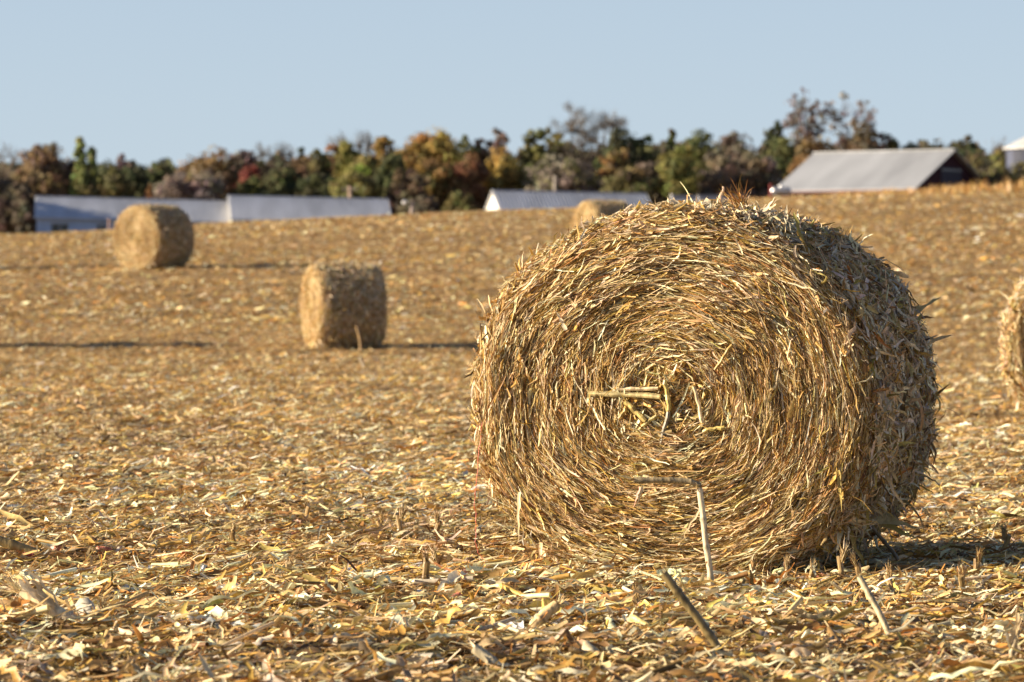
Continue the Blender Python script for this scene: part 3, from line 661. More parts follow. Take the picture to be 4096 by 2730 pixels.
# ------------------------------------------------------------------ farm buildings
def gable_house(name, label, cat, origin, yaw, roll, length, hw, wall_h, rise, roofc, wallc, gablec, over=.25, rib=.52, door=None, windows=(), fascia=(.5, .5, .5), wallmat=None):
    """x along the ridge from the left end, -y the side towards the field; origin: left end of the ridge line at eave height"""
    root = empty(name, origin, label, cat, rot=(0, roll, yaw))
    wm = wallmat or M_siding
    b = Batch(); z0 = -wall_h
    # long walls
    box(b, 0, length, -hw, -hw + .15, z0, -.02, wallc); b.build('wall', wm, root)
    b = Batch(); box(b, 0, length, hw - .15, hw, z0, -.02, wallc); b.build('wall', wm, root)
    for xs in (0, length):
        b = Batch(); e = .12 if xs == 0 else -.12
        v = [(xs, -hw, z0), (xs, hw, z0), (xs, hw, -.02), (xs, 0, rise - .05), (xs, -hw, -.02)]
        v2 = [(xs + e, p[1], p[2]) for p in v]
        V = v + v2
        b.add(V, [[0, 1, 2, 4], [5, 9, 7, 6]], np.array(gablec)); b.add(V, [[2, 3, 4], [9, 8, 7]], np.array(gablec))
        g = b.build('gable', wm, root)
        if door and xs == length:
            x1 = xs + .02
            b = Batch(); box(b, x1, x1 + .06, -door[0] / 2, door[0] / 2, z0, door[1], door[2]); dd = b.build('door', M_wood, g)
            b = Batch(); box(b, x1 + .06, x1 + .10, -door[0] / 2, door[0] / 2, door[1] - .25, door[1] - .12, (.2, .2, .2)); b.build('door_rail', M_galv, dd)
    # roof slabs with standing ribs
    b = Batch(); sl = math.hypot(hw, rise); t_ = .07
    oy = hw + .35; oz = -rise * .35 / hw
    for sgn in (-1, 1):
        P = [(-over, sgn * oy, oz), (length + over, sgn * oy, oz), (length + over, 0, rise), (-over, 0, rise)]
        V = P + [(p[0], p[1], p[2] + t_) for p in P]
        b.add(V, [[0, 1, 2, 3], [4, 5, 6, 7], [0, 1, 5, 4], [1, 2, 6, 5], [3, 0, 4, 7]], np.array(roofc))
        xx = -over + rib * .5
        while rib and xx < length + over:
            y0, z_0, y1, z_1 = sgn * oy, oz + t_ + .003, sgn * .1, rise + t_ - .02
            w_ = .07
            V = [(xx, y0, z_0), (xx + w_, y0, z_0 + .06), (xx + 2 * w_, y0, z_0), (xx, y1, z_1), (xx + w_, y1, z_1 + .06), (xx + 2 * w_, y1, z_1)]
            b.add(V, [[0, 1, 4, 3], [1, 2, 5, 4]], np.array(roofc) * .55); xx += rib
    rf = b.build('roof', M_metalroof, root)
    b = Batch(); box(b, -over, length + over, -.22, .22, rise + t_ - .03, rise + t_ + .07, np.array(roofc) * 1.03); b.build('ridge_cap', M_metalroof, rf)
    b = Batch(); box(b, -over, length + over, -oy - .14, -oy + .02, oz - .16, oz - .003, fascia); b.build('gutter', M_metalroof, rf)
    for (wx, wy0, ww, wh) in windows:
        b = Batch(); box(b, wx, wx + ww, -hw - .05, -hw - .003, wy0, wy0 + wh, (.035, .04, .04)); w = b.build('window', M_glass, root)
        b = Batch(); box(b, wx - .12, wx + ww + .12, -hw - .09, -hw - .052, wy0 + wh, wy0 + wh + .12, (.4, .42, .45)); box(b, wx + ww / 2 - .05, wx + ww / 2 + .05, -hw - .09, -hw - .052, wy0, wy0 + wh - .003, (.4, .42, .45)); b.build('frame', M_siding, w)
    return root

ROOFC = (.53, .55, .61)
# left end of ridge at eave height
def ridge_at(px, row, d, rise): return at(px, row, d) - Vector((0, 0, rise + .07))
gable_house('poultry_house', 'long low white poultry shed with a grey metal roof at the far left', 'farm shed', ridge_at(37, 196.2, 457, 2.35), R(6.4), R(1.35), 22.2, 5.0, 4.0, 2.35, ROOFC, (.38, .48, .66), (.62, .62, .62),  # long wall tinted blue to paint the shade on white siding
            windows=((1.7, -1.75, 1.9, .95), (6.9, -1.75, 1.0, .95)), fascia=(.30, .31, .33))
gable_house('poultry_house', 'grey-roofed shed section with a cream end wall joined to the right of the white shed', 'farm shed', ridge_at(229.5, 195.6, 458, 2.6), R(8.5), R(1.1), 18.2, 5.2, 4.0, 2.6, (.54, .56, .62), (.38, .48, .66), (.74, .68, .55), fascia=(.42, .44, .47))  # long wall carries the same painted-in blue shade
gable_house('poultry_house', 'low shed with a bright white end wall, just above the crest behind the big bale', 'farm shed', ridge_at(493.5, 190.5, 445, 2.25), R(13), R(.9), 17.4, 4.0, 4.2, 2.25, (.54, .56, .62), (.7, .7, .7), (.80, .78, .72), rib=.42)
gable_house('barn', 'dark red barn with a big pale metal roof on the right', 'barn', at(819, 152.8, 336) - Vector((0, 0, 3.2)), R(-37), 0, 12.9, 6.0, 5.5, 3.13, (.30, .31, .335), (.08, .02, .02), (.034, .012, .016), over=.5, rib=0, door=(3.2, 1.7, (.045, .045, .06)), fascia=(.10, .04, .04), wallmat=M_wood)  # gable and door darkened: shade of the unlit end put into their colour
gable_house('low_shed', 'low grey shed with pale posts peeping over the crest beyond the bale top', 'shed', at(676, 200, 305), R(-2), 0, 5.2, 1.6, 2.2, .28, (.07, .07, .085), (.05, .05, .06), (.3, .3, .32), rib=0)

# grain bin at the right edge
c = at(1038, 148, 345); gz = float(ground(c.x, c.y, False)); rB = 2.75
root = empty('grain_bin', (c.x, c.y, gz), 'round galvanized grain bin with a white cone roof at the right edge', 'grain bin')
hB = c.z - gz
B = Batch(); k = 40; rings = []; cols = []
for i_ in range(int(hB / .12) + 1):
    rr = rB + (.03 if i_ % 2 else 0)
    for j_ in range(k):
        a_ = 2 * math.pi * j_ / k; rings.append((rr * math.cos(a_), rr * math.sin(a_), i_ * .12))
        cols.append(np.array((.075, .085, .13) if (j_ // 3) % 2 else (.03, .035, .06)))  # dark and light reflections of galvanized steel painted as stripes
m_ = len(rings) // k
i = np.arange(m_ - 1)[:, None] * k; j = np.arange(k)[None]; j2 = (j + 1) % k
B.add(rings, np.stack([i + j, i + j2, i + k + j2, i + k + j], -1).reshape(-1, 4), np.array(cols)); B.build('wall', M_siding, root)
B = Batch(); V = []
for rr, zz in ((rB + .25, hB - .12), (rB + .25, hB + .02), (.4, hB + 1.35), (.4, hB + 1.6), (.01, hB + 1.7)):
    for j_ in range(k):
        a_ = 2 * math.pi * j_ / k; q_ = 1 + (.012 if j_ % 2 else 0); V.append((rr * math.cos(a_) * q_, rr * math.sin(a_) * q_, zz))
i = np.arange(4)[:, None] * k
B.add(V, np.stack([i + j, i + j2, i + k + j2, i + k + j], -1).reshape(-1, 4), np.array((.50, .49, .48))); B.build('roof', M_metalroof, root)

# poles and small yard things
def pole(label, px, row_top, d, r, col, arm=False, lamp=False, name='utility_pole'):
    t_ = at(px, row_top, d); gz = float(ground(t_.x, t_.y, False)); h_ = t_.z - gz
    root = empty(name, (t_.x, t_.y, gz), label, 'pole')
    B = Batch(); tubeline(B, [(0, 0, -.1), (0, 0, h_ * .5), (0, 0, h_)], [r * 1.15, r * 1.05, r], col, 10); B.build('shaft', M_wood, root)
    if arm:
        B = Batch(); box(B, -.9, .9, -r - .12, -r - .005, h_ - .45, h_ - .33, (.3, .24, .2)); ar = B.build('crossarm', M_wood, root)
        for xx in (-.8, -.3, .3, .8):
            B = Batch(); tubeline(B, [(xx, -r - .06, h_ - .33), (xx, -r - .06, h_ - .2), (xx, -r - .06, h_ - .12)], [.03, .05, .03], (.5, .5, .5), 8); B.build('insulator', M_galv, ar)
    if lamp:
        B = Batch(); tubeline(B, [(0, -r, h_ - .15), (-.4, -r, h_ + .02), (-.72, -r, h_ - .02)], .035, (.4, .4, .4), 6); ar = B.build('lamp_arm', M_galv, root)
        B = Batch(); tubeline(B, [(-.8, -r, h_ + .1), (-.8, -r, h_ - .05), (-.8, -r, h_ - .28), (-.8, -r, h_ - .36)], [.12, .28, .26, .12], (.75, .75, .75), 12); B.build('lamp_head', M_galv, ar)
pole('thick wooden pole rising behind the roof of the joined grey shed', 350, 186.5, 476, .21, (.42, .30, .24), arm=True)
pole('short grey post with a round lamp beside the dark gap between the sheds', 412, 201, 430, .19, (.44, .36, .32), lamp=True, name='lamp_post')
pole('pale post standing behind the roof of the white-ended low shed', 555, 175.5, 470, .18, (.40, .35, .30), arm=False, name='wooden_post')
pole('thin reddish post in front of the long white shed', 109, 218.5, 435, .09, (.44, .28, .22), name='wooden_post')
pole('dark red post left of the barn', 771, 184, 340, .14, (.20, .05, .05), name='wooden_post')
pole('white post left of the low grey shed', 672, 194, 300, .12, (.45, .45, .48), name='wooden_post')
pole('white post in front of the low grey shed', 699, 196, 299, .13, (.45, .45, .48), name='wooden_post')
c = at(781, 190.8, 305); gz = float(ground(c.x, c.y, False))
root = empty('propane_tank', (c.x, c.y, gz), 'small shiny white tank glinting at the left corner of the barn roof', 'tank')
B = Batch(); xs = np.linspace(-.8, .8, 15); tubeline(B, [(x_, 0, c.z - gz) for x_ in xs], [.30 * math.sqrt(max(.02, 1 - max(0, (abs(x_) - .5) / .3) ** 2)) for x_ in xs], (.5, .5, .52), 16, 0); B.build('tank_body', M_galv, root, smooth=True)
for xx in (-.4, .4):
    B = Batch(); box(B, xx - .1, xx + .1, -.2, .2, -.1, c.z - gz - .2, (.3, .3, .3)); B.build('stand', M_siding, root)
B = Batch(); tubeline(B, [(0, 0, c.z - gz + .25), (0, 0, c.z - gz + .34), (0, 0, c.z - gz + .44), (0, 0, c.z - gz + .5)], [.12, .15, .13, .04], (.85, .85, .85), 12, 0); B.build('valve_dome', M_galv, root, smooth=True)

# ------------------------------------------------------------------ trees
TC = dict(dgreen=(.072, .078, .040), green=(.108, .112, .046), olive=(.135, .122, .052), ygreen=(.205, .19, .060), gold=(.29, .205, .065), orange=(.215, .135, .055), russet=(.178, .122, .070),
          rust=(.205, .115, .058), brown=(.140, .108, .074), grey=(.190, .158, .128), red=(.185, .060, .046), plum=(.175, .138, .118), poplar=(.20, .22, .085), darkb=(.112, .090, .066))
def branches(base, h, spread, r0, levels, nb, lean=0., seed=0):
    """list of (p0, p1, r0, r1); tips"""
    rg = np.random.default_rng(seed); segs = []; tips = []
    def grow(p, dirn, length, r, lev):
        q = p; dv = dirn
        for s_ in range(3):
            dv = nrm(dv + rg.normal(0, .10, 3) + np.array([0, 0, .05])); e = q + dv * length / 3
            segs.append((q, e, r * (1 - .2 * s_), r * (1 - .2 * (s_ + 1)))); q = e
            if lev < levels and (s_ > 0 or lev > 0):
                for _ in range(nb if s_ == 2 else max(1, nb - 1)):
                    a_ = rg.uniform(0, 2 * np.pi); side_ = np.array([math.cos(a_), math.sin(a_), 0]); side_ = nrm(side_ - dv * (side_ @ dv))
                    grow(q, nrm(dv + side_ * rg.uniform(.5, 1.) * spread), length * rg.uniform(.55, .8), r * .5, lev + 1)
        if lev >= levels - 1: tips.append(q)
    grow(np.array(base, float), nrm(np.array([lean, 0, 1.])), h, r0, 0)
    return segs, np.array(tips)
def seg_mesh(B, segs, col, k=4):
    p0 = np.array([s[0] for s in segs]); p1 = np.array([s[1] for s in segs])
    r0 = np.array([s[2] for s in segs]) * 2; r1 = np.array([s[3] for s in segs]) * 2
    v = p1 - p0; L = np.linalg.norm(v, axis=1)
    strips(B, p0, v, rv(len(segs)), L, r0, np.tile(np.array(col), (len(segs), 1)), 1, None, None, 'tube', 'lin', anchor='root', k=k, r2=r1)
def leafcloud(B, C, rad, n, size, col, jit=.22, shell=.5):
    m_ = len(C); idx = rng.integers(0, m_, n)
    d_ = rv(n); rr = rng.random(n) ** shell
    P = C[idx] + d_ * (rad[idx] * rr)[:, None] * np.array([1, 1, .85])
    cl = np.exp(rng.normal(0, .16, (m_, 1))) * (1 + rng.normal(0, .08, (m_, 3)))
    cc = np.array(col) * cl[idx] * np.exp(rng.normal(0, jit, (n, 1)))
    T = rv(n); s_ = size * rng.uniform(.6, 1.3, n)
    N = nrm(d_ + .55 * rv(n)); T = np.cross(N, rv(n)) + 1e-5
    strips(B, P, T, N, s_ * 1.3, s_, np.clip(cc * 1.34, 0, .9), 1, None, None, 'flat', 'none', jit=.0)

def tree(label, px, top, wpx, colr, d=600, kind='leafy', n=1500, low=.12, seed=0, base=None, cat='tree', name=None, gap=.0, mix=None):
    t_ = at(px, top, d); x_ = t_.x; gz = float(ground(x_, d, False)); H = t_.z - gz; Wd = wpx * d / F * (1.6 if kind == 'leafy' else 1.2)
    nm = name or {'leafy': 'broadleaf_tree', 'conifer': 'cedar_tree', 'bare': 'bare_tree', 'poplar': 'poplar_tree', 'bush': 'bush', 'sparse': 'sparse_tree'}[kind]
    root = empty(nm, (x_, d, gz), label, cat, 'trees and bushes of the autumn treeline')
    c = np.array(TC[colr]); bark = np.array((.085, .065, .05)); lv_ = Batch(); tb = Batch()
    if kind in ('bare', 'sparse'):
        rg = np.random.default_rng(seed); zl = H * low; hc = H - zl
        m_ = 90 if kind == 'bare' else 70
        dv = nrm(rg.normal(size=(m_, 3))) * rg.uniform(.35, 1., (m_, 1)) ** .6
        tg = np.array([0, 0, zl + hc * .5]) + dv * np.array([Wd / 2, Wd / 2, hc / 2])
        tg[:, 0] += (np.sin(tg[:, 2] * 1.9 + seed) * .06) * Wd
        nl = 7; hub = np.array([0, 0, zl * .8]); segs = [(np.array([0, 0, -.2]), hub, .022 * H, .016 * H)]
        mains = []
        for q_ in range(nl):
            e = tg[rg.integers(0, m_)] * np.array([.55, .55, 1]) ; e[2] = zl + hc * rg.uniform(.2, .7)
            k_ = hub + (e - hub) * .5 + rg.normal(0, .04 * Wd, 3); segs += [(hub, k_, .011 * H, .008 * H), (k_, e, .008 * H, .005 * H)]; mains += [k_, e]
        mains = np.array(mains)
        for p_ in tg:
            q_ = mains[np.argmin(np.linalg.norm(mains - p_, axis=1) + np.maximum(0, mains[:, 2] - p_[2]) * 2)]
            k_ = q_ + (p_ - q_) * .55 + rg.normal(0, .03 * Wd, 3); segs += [(q_, k_, .0042 * H, .003 * H), (k_, p_, .003 * H, .0016 * H)]
        seg_mesh(tb, segs, np.array((.13, .105, .085)) if kind == 'bare' else np.array((.11, .08, .06)), 4)
        tb.build('trunk', M_bark, root)
        if kind == 'bare':
            idx = rng.integers(0, m_, n); ctr_ = np.array([0, 0, zl + hc * .3])
            ow = nrm(tg[idx] - ctr_)
            strips(lv_, tg[idx] * .96 + rng.normal(0, .35, (n, 3)), nrm(ow + rng.normal(0, .55, (n, 3))), rv(n), rng.uniform(.6, 1.4, n), rng.uniform(.035, .07, n), np.clip(np.array([.135, .122, .104]) * (c / c.mean()) ** .4 * np.exp(rng.normal(0, .2, (n, 1))), 0, 1), 2, rng.normal(0, .5, n), None, 'flat', 'tip', anchor='root')
            lv_.build('twigs', M_bark, root)
        else:
            leafcloud(lv_, tg, rg.uniform(.4, 1.0, m_), n, .30, c, shell=.33); lv_.build('crown', M_leaf, root)
        return root
    # trunk and limbs
    zlo = H * low
    if kind == 'conifer':
        kz = rng.random(46); ang_ = rng.uniform(0, 2 * np.pi, 46); zz = zlo + (H - zlo) * kz * .97
        wr = Wd / 2 * np.clip(1.05 - kz, .08, 1) ** .75
        rr = wr * rng.uniform(.35, .95, 46); C = np.stack([rr * np.cos(ang_), rr * np.sin(ang_), zz], 1); rad = .25 * Wd * np.clip(1.1 - kz, .25, 1) * rng.uniform(.7, 1.2, 46)
    elif kind == 'poplar':
        kz = np.linspace(0, 1, 40); ang_ = rng.uniform(0, 2 * np.pi, 40); zz = zlo + (H - zlo) * kz * .96
        wr = Wd / 2 * np.sin(np.pi * np.clip(kz * .72 + .20, 0, 1)) ; rr = wr * rng.uniform(.2, .7, 40)
        C = np.stack([rr * np.cos(ang_), rr * np.sin(ang_), zz], 1); rad = Wd * .40 * rng.uniform(.7, 1.1, 40) * np.clip(1.3 - kz, .5, 1)
    else:
        m_ = 110; dv = rv(m_); hc = H - zlo
        q_ = rng.uniform(.25, 1., m_)[:, None] ** .6
        rad = rng.uniform(.07, .18, m_) * min(Wd, hc * 1.1)
        C = np.array([0, 0, zlo + hc * .5]) + dv * q_ * (np.array([Wd / 2, Wd / 2, hc / 2]) - rad[:, None] * np.array([.75, .75, .6]))
        # broad below, narrowing to the top
        f_ = np.clip((C[:, 2] - zlo) / hc, 0, 1); C[:, :2] *= (1.06 - .16 * f_)[:, None]
        sh = H - (C[:, 2] + rad * .85).max(); C[:, 2] += sh * f_
    segs = [(np.array([0, 0, -.2]), np.array([.05, 0, zlo + .2]), .020 * H, .016 * H), (np.array([.05, 0, zlo + .2]), np.array([0, .1, H * .8]), .016 * H, .004 * H)]
    for q_ in range(7):
        e = C[rng.integers(0, len(C))]; s0 = np.array([0, 0, zlo + (e[2] - zlo) * .4]) if e[2] > zlo else np.array([0, 0, zlo])
        segs.append((s0, e, .007 * H, .003 * H))
    seg_mesh(tb, segs, bark, 6); tb.build('trunk', M_bark, root)
    nn = int(n * 2.9)
    leafcloud(lv_, C, rad, nn, .33 * (d / 600), c, shell=.42)
    if mix is not None: leafcloud(lv_, C[: len(C) // 2], rad[: len(C) // 2] * 1.05, nn // 3, .34, np.array(TC[mix]), shell=.4)
    lv_.build('crown', M_leaf, root)
    return root

T_ = tree
far, mid, near = 640, 605, 575
# left part
T_('thin bare grey tree at the left edge of the photo', 6, 141, 50, 'grey', far, 'bare', 900, low=0.45, seed=1)
T_('half-bare russet-brown tree left of the tall poplar', 42, 141, 40, 'russet', mid, 'leafy', 1500, low=.30, mix='plum')
T_('brown tree at the far left behind the shed end', 12, 172, 52, 'brown', near, 'leafy', 1700, low=.03)
T_('dark brown brush filling the left edge beside the white shed', 4, 190, 44, 'darkb', near - 20, 'bush', 1500, low=.0, cat='bush')
T_('dark brush against the end of the white shed', 27, 186, 30, 'darkb', near - 25, 'bush', 1300, low=.0, cat='bush')
T_('russet bush under the half-bare russet tree', 44, 168, 40, 'russet', near, 'leafy', 1500, low=.03)
T_('small brown tree just left of the tall poplar', 66, 158, 22, 'brown', mid, 'leafy', 900)
T_('tall narrow green poplar standing above the white shed', 80, 137, 17, 'poplar', near, 'poplar', 2000, low=.1)
T_('lower narrow poplar right of the tall poplar', 92, 146, 15, 'poplar', near, 'poplar', 1500, low=.1)
T_('green bush below the poplars', 84, 176, 36, 'olive', near, 'bush', 1200, low=.0, cat='bush')
T_('dark green tree right of the poplars', 107, 159, 30, 'dgreen', far, 'leafy', 1300)
T_('plum-brown half-bare tree top right of the poplars', 123, 154, 20, 'plum', far + 20, 'leafy', 700, low=.4)
T_('olive tree over the middle of the white shed roof', 112, 168, 36, 'olive', near, 'leafy', 1500, low=.05, mix='dgreen')
T_('dark evergreen over the right half of the white shed', 136, 163, 34, 'dgreen', near + 10, 'leafy', 1500, low=.05)
T_('small rust-coloured bush rising over the shed ridge', 150, 184, 10, 'rust', near - 30, 'bush', 400, low=.0, cat='bush')
T_('dark green tree left of the wide grey-brown tree', 159, 160, 28, 'dgreen', far, 'leafy', 1300, mix='green')
T_('wide grey-brown tree above the joint of the two sheds', 190, 166, 60, 'grey', near, 'leafy', 2300, low=.05)
T_('big orange-brown tree above the grey-brown tree', 212, 145, 50, 'russet', mid, 'leafy', 2200, low=.15, mix='orange')
T_('pinkish bare tree right of the orange-brown tree', 243, 148, 24, 'plum', far, 'leafy', 700, low=.35)
T_('red maple above the cream-ended shed', 250, 164, 24, 'red', mid - 10, 'leafy', 900, low=.1)
T_('dark green tree in front of the red maple', 252, 175, 32, 'green', near, 'leafy', 1300, low=.03, mix='dgreen')
T_('bare grey tree top above the red maple', 263, 142, 30, 'grey', far + 20, 'bare', 800, low=0.5, seed=43)
T_('bare grey-violet tree right of the red maple', 281, 141, 30, 'grey', far + 20, 'bare', 800, low=0.5, seed=4)
T_('dark green tree below the bare violet-grey tree', 281, 160, 34, 'dgreen', near + 5, 'leafy', 1700, low=.05, mix='green')
T_('tall dark cedar with a pointed top left of centre', 301, 146, 26, 'dgreen', mid, 'conifer', 1500)
T_('red-brown tree in front of the pointed cedar', 303, 155, 28, 'russet', near + 15, 'leafy', 1200, low=.1)
T_('olive tree right of the pointed cedar', 319, 148, 26, 'olive', mid + 10, 'leafy', 1200)
T_('dark green tree above the shed roof left of the pole', 318, 172, 40, 'dgreen', near, 'leafy', 1900, low=.03)
T_('red-brown tree top left of the yellow-green one', 333, 143, 20, 'rust', far, 'leafy', 800)
T_('bare tree with fine twigs above the yellow-green tree', 341, 131, 26, 'grey', far + 25, 'bare', 800, low=0.55, seed=47)
T_('yellow-green tree over the wooden pole', 348, 140, 24, 'ygreen', mid, 'leafy', 1300, low=.2)
T_('bare purple-grey tree left of the golden dome', 365, 128, 28, 'plum', far + 25, 'bare', 900, low=0.55, seed=8)
T_('broad yellow-green tree just right of the pole top', 364, 153, 34, 'ygreen', near + 20, 'leafy', 1700, low=.25, mix='olive')
T_('drooping pale green tree behind the pole', 356, 170, 40, 'olive', near - 10, 'leafy', 1600, low=.1, mix='ygreen')
T_('narrow orange-gold tree left of the golden dome', 383, 135, 18, 'gold', mid, 'leafy', 1000, low=.3, mix='orange')
T_('dark green tree below the narrow orange-gold tree', 392, 149, 36, 'dgreen', near + 10, 'leafy', 1900, low=.05, mix='green')
T_('large dome-shaped golden willow, highest left of the tall bare trees', 428, 124, 54, 'gold', mid, 'leafy', 2300, low=.3, mix='orange')
T_('rounded brown tree above the lamp post', 410, 168, 34, 'brown', near - 10, 'leafy', 1700, low=.05, mix='russet')
T_('orange-brown tree under the golden willow', 437, 155, 40, 'orange', near + 10, 'leafy', 1900, low=.05, mix='olive')
T_('green tree top right of the golden willow', 466, 134, 24, 'green', far, 'leafy', 1200)
T_('small reddish tree top between green ones', 481, 137, 14, 'russet', far, 'leafy', 600)
T_('rust-red tree above the white end wall', 470, 151, 30, 'rust', near + 10, 'leafy', 1500, low=.05, mix='russet')
T_('plum-red tree top above the orange-yellow tree', 498, 128, 24, 'plum', far, 'leafy', 1000, mix='russet')
T_('orange-yellow tree with green flank above the white-ended shed', 501, 145, 40, 'gold', mid - 15, 'leafy', 2200, low=.1, mix='olive')
T_('olive bush at the left of the white end wall', 460, 190, 34, 'olive', near - 40, 'bush', 1100, low=.0, cat='bush')
T_('dark brush in the gap between the sheds', 420, 194, 44, 'darkb', near - 30, 'bush', 1300, low=.0, cat='bush')
# middle and right
T_('yellowish green tree top left of the tall bare pair', 537, 126, 26, 'green', far, 'leafy', 1300, mix='ygreen')
T_('olive tree top at the foot of the tall bare pair', 554, 127, 22, 'olive', far, 'leafy', 1000, mix='ygreen')
T_('tall bare tree, left of the bare pair, high above the wood', 574, 100, 46, 'grey', far, 'bare', 3000, low=0.38, seed=12)
T_('tall bare tree, right of the bare pair, high above the wood', 605, 100, 48, 'grey', far, 'bare', 3000, low=0.38, seed=15)
T_('wide grey-brown tree behind the pale post', 561, 150, 60, 'grey', near + 10, 'leafy', 2400, low=.05, mix='olive')
T_('dark cedar clump right of the bare pair', 622, 126, 38, 'dgreen', mid, 'leafy', 1900, low=.1)
T_('orange-brown tree in front of the dark cedars', 616, 146, 32, 'orange', near + 15, 'leafy', 1500, low=.08, mix='brown')
T_('dark green tree right of the cedar clump', 645, 134, 28, 'green', mid, 'leafy', 1300)
T_('pointed green cedar above the yellow-green tree', 672, 128, 28, 'green', mid, 'conifer', 1500, mix=None)
T_('olive-brown tree behind the top of the big bale', 626, 164, 44, 'olive', near - 5, 'leafy', 1800, low=.03, mix='brown')
T_('dark brown tree behind the bale top, left of the yellow-green tree', 646, 160, 34, 'brown', near + 5, 'leafy', 1500, low=.03, mix='darkb')
T_('bright yellow-green round tree above the big bale', 678, 144, 40, 'ygreen', near - 5, 'leafy', 2300, low=.05, mix='green')
T_('dark olive tree standing up right of the yellow-green tree', 703, 126, 28, 'green', mid + 10, 'leafy', 1500, mix='olive')
T_('grey-brown tree left of the small pine', 733, 131, 42, 'brown', mid, 'leafy', 2000, low=.05, mix='grey')
T_('broad brown thicket over the low shed', 722, 152, 56, 'grey', near, 'leafy', 2300, low=.02, mix='brown')
T_('brown thicket left of the barn roof', 757, 146, 40, 'brown', near, 'leafy', 2000, low=.02, mix='grey')
T_('small layered pine top left of the tall sparse pair', 776, 120, 20, 'dgreen', far, 'leafy', 700, low=.55)
T_('dark green tree below the small pine top', 781, 136, 32, 'green', mid - 10, 'leafy', 1700, low=.03, mix='dgreen')
T_('tall sparse tree with pinkish leaves, left of the pair over the barn', 805, 90, 34, 'plum', mid, 'sparse', 900, low=.62, seed=21)
T_('tall sparse tree with brownish leaves, right of the pair over the barn', 848, 90, 58, 'plum', mid, 'sparse', 1300, low=.45, seed=23)
T_('orange-brown tree left behind the barn roof', 816, 134, 42, 'orange', mid - 15, 'leafy', 2000, low=.03, mix='brown')
T_('brown tree at the right foot of the sparse pair', 862, 118, 38, 'brown', mid - 5, 'leafy', 1400, low=.15, mix='russet')
T_('grey-green tree behind the middle of the barn ridge', 886, 131, 26, 'olive', mid, 'leafy', 1300, mix='green')
T_('dark green tree top above the barn ridge', 911, 140, 28, 'dgreen', mid, 'leafy', 1200, mix='olive')
T_('rounded olive tree above the barn gable', 938, 138, 30, 'olive', mid, 'leafy', 1400)
T_('dark twin-topped tree right of the barn gable', 966, 135, 26, 'dgreen', mid + 10, 'leafy', 1500, mix='brown')
T_('brown tree right behind the barn gable', 972, 150, 44, 'brown', near, 'leafy', 2000, low=.02, mix='olive')
T_('bright green bush left of the grain bin', 997, 149, 18, 'ygreen', near + 20, 'leafy', 900, low=.1)
T_('brown bush below the grain bin', 1012, 161, 84, 'brown', 332, 'bush', 2400, low=.0, cat='bush', mix='olive')
T_('small bare tree top left of the grain bin roof', 1000, 133, 22, 'grey', far, 'bare', 500, low=0.5, seed=31)
T_('brown tree at the right edge behind the grain bin', 1032, 146, 36, 'brown', near, 'leafy', 1500, low=.05)
# trees just left of the frame; one of them shades the white shed's roof
c = at(-78, 150, 447)
T_('green tree left of the frame, shading the white shed', -80, 150, 56, 'green', 451, 'leafy', 2200, low=.05)
T_('brown tree left of the frame', -40, 150, 50, 'brown', near, 'leafy', 1500)
T_('brown tree beyond the right edge', 1062, 140, 46, 'brown', near, 'leafy', 1500)

# the wood behind reads as one dark mass
w = Batch(); n = 60000
px = rng.uniform(-160, 1180, n); d = rng.uniform(650, 700, n)
topr = np.interp(px, [-160, 0, 160, 330, 500, 700, 1180], [166, 166, 166, 156, 148, 145, 152]) + (vnoise(px * .09, px * 0 + 3) - .5) * 16
rowv = topr + (246 - topr) * rng.random(n) ** .9
P = np.stack([(px - 512) * d / F, d, CZ + (HZ - rowv) * d / F], 1)
strips(w, P, rv(n), rv(n), rng.uniform(.7, 1.4, n), rng.uniform(.5, 1.0, n), palette(n, [TC['darkb'], TC['dgreen'], TC['brown']], [2, 2, 1], .3), 1, None, None, 'flat', 'none')
tag(w.build('distant_wood', M_leaf), 'dark dense wood closing the treeline behind the single trees', 'wood', kind='stuff')

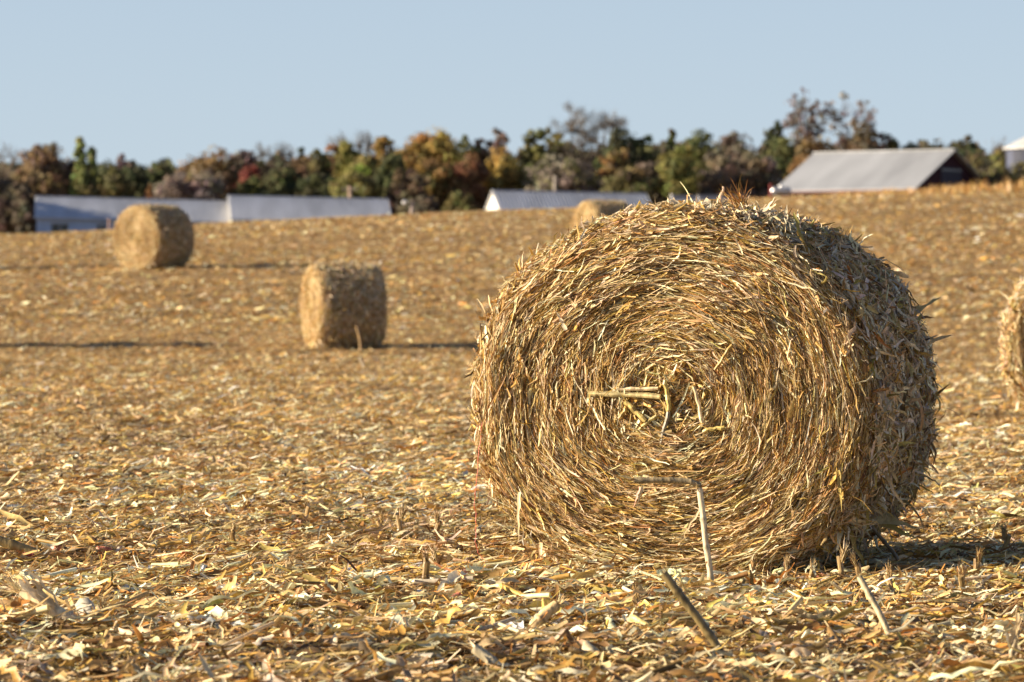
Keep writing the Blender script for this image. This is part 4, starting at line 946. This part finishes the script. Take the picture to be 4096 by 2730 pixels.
# ------------------------------------------------------------------ light, sky, camera
ALPHA, ELEV = R(4.5), R(16.6)
sdir = Vector((-math.cos(ALPHA) * math.cos(ELEV), -math.sin(ALPHA) * math.cos(ELEV), math.sin(ELEV)))
sl = bpy.data.lights.new('sun', 'SUN'); sl.energy = 5.0; sl.angle = R(.5); sl.color = (1, .855, .64)
so = bpy.data.objects.new('sun', sl); COL.objects.link(so); so.rotation_euler = sdir.to_track_quat('Z', 'Y').to_euler(); so.location = (-20, 0, 30)
wd = bpy.data.worlds.new('World'); sc.world = wd; wd.use_nodes = True
nt = wd.node_tree; sky = nt.nodes.new('ShaderNodeTexSky'); sky.sky_type = 'NISHITA'; sky.sun_disc = False
sky.sun_elevation = ELEV; sky.sun_rotation = -(math.pi / 2 + ALPHA)
sky.air_density = .8; sky.dust_density = 1.6; sky.ozone_density = 1.0; sky.altitude = 2000
tc = nt.nodes.new('ShaderNodeTexCoord'); ad = nt.nodes.new('ShaderNodeVectorMath'); ad.operation = 'ADD'; ad.inputs[1].default_value = (0, 0, .012)
nt.links.new(tc.outputs['Generated'], ad.inputs[0]); nt.links.new(ad.outputs[0], sky.inputs['Vector'])
tint = nt.nodes.new('ShaderNodeVectorMath'); tint.operation = 'MULTIPLY'; tint.inputs[1].default_value = (1.11, 1.02, 1.01)
nt.links.new(sky.outputs[0], tint.inputs[0])
sep = nt.nodes.new('ShaderNodeSeparateXYZ'); nt.links.new(tc.outputs['Generated'], sep.inputs[0])
hz_ = nt.nodes.new('ShaderNodeMapRange'); hz_.inputs[1].default_value = 0; hz_.inputs[2].default_value = .30; hz_.inputs[3].default_value = .88; hz_.inputs[4].default_value = 0
nt.links.new(sep.outputs['Z'], hz_.inputs[0])
veil = nt.nodes.new('ShaderNodeMix'); veil.data_type = 'RGBA'; veil.inputs['B'].default_value = (3.66, 4.42, 5.16, 1)
nt.links.new(hz_.outputs[0], veil.inputs['Factor']); nt.links.new(tint.outputs[0], veil.inputs['A']); nt.links.new(veil.outputs['Result'], nt.nodes['Background'].inputs[0]); nt.nodes['Background'].inputs[1].default_value = .0595

cam = bpy.data.cameras.new('camera'); co = bpy.data.objects.new('camera', cam); COL.objects.link(co); sc.camera = co
co.location = (0, 0, CZ); co.rotation_euler = (R(90), 0, 0)
cam.sensor_width = 36; cam.lens = F * 36 / 1024; cam.shift_y = -(341 - HZ) / 1024
cam.clip_start = .5; cam.clip_end = 8000
cam.dof.use_dof = True; cam.dof.focus_distance = 15.0; cam.dof.aperture_fstop = cam.lens / 1000 / .022
sc.view_settings.view_transform = 'Standard'; sc.view_settings.look = 'None'; sc.view_settings.exposure = 1.27; sc.view_settings.gamma = 1
sc.render.engine = 'CYCLES'
sc.cycles.max_bounces = 5; sc.cycles.diffuse_bounces = 3; sc.cycles.glossy_bounces = 2; sc.cycles.transmission_bounces = 3
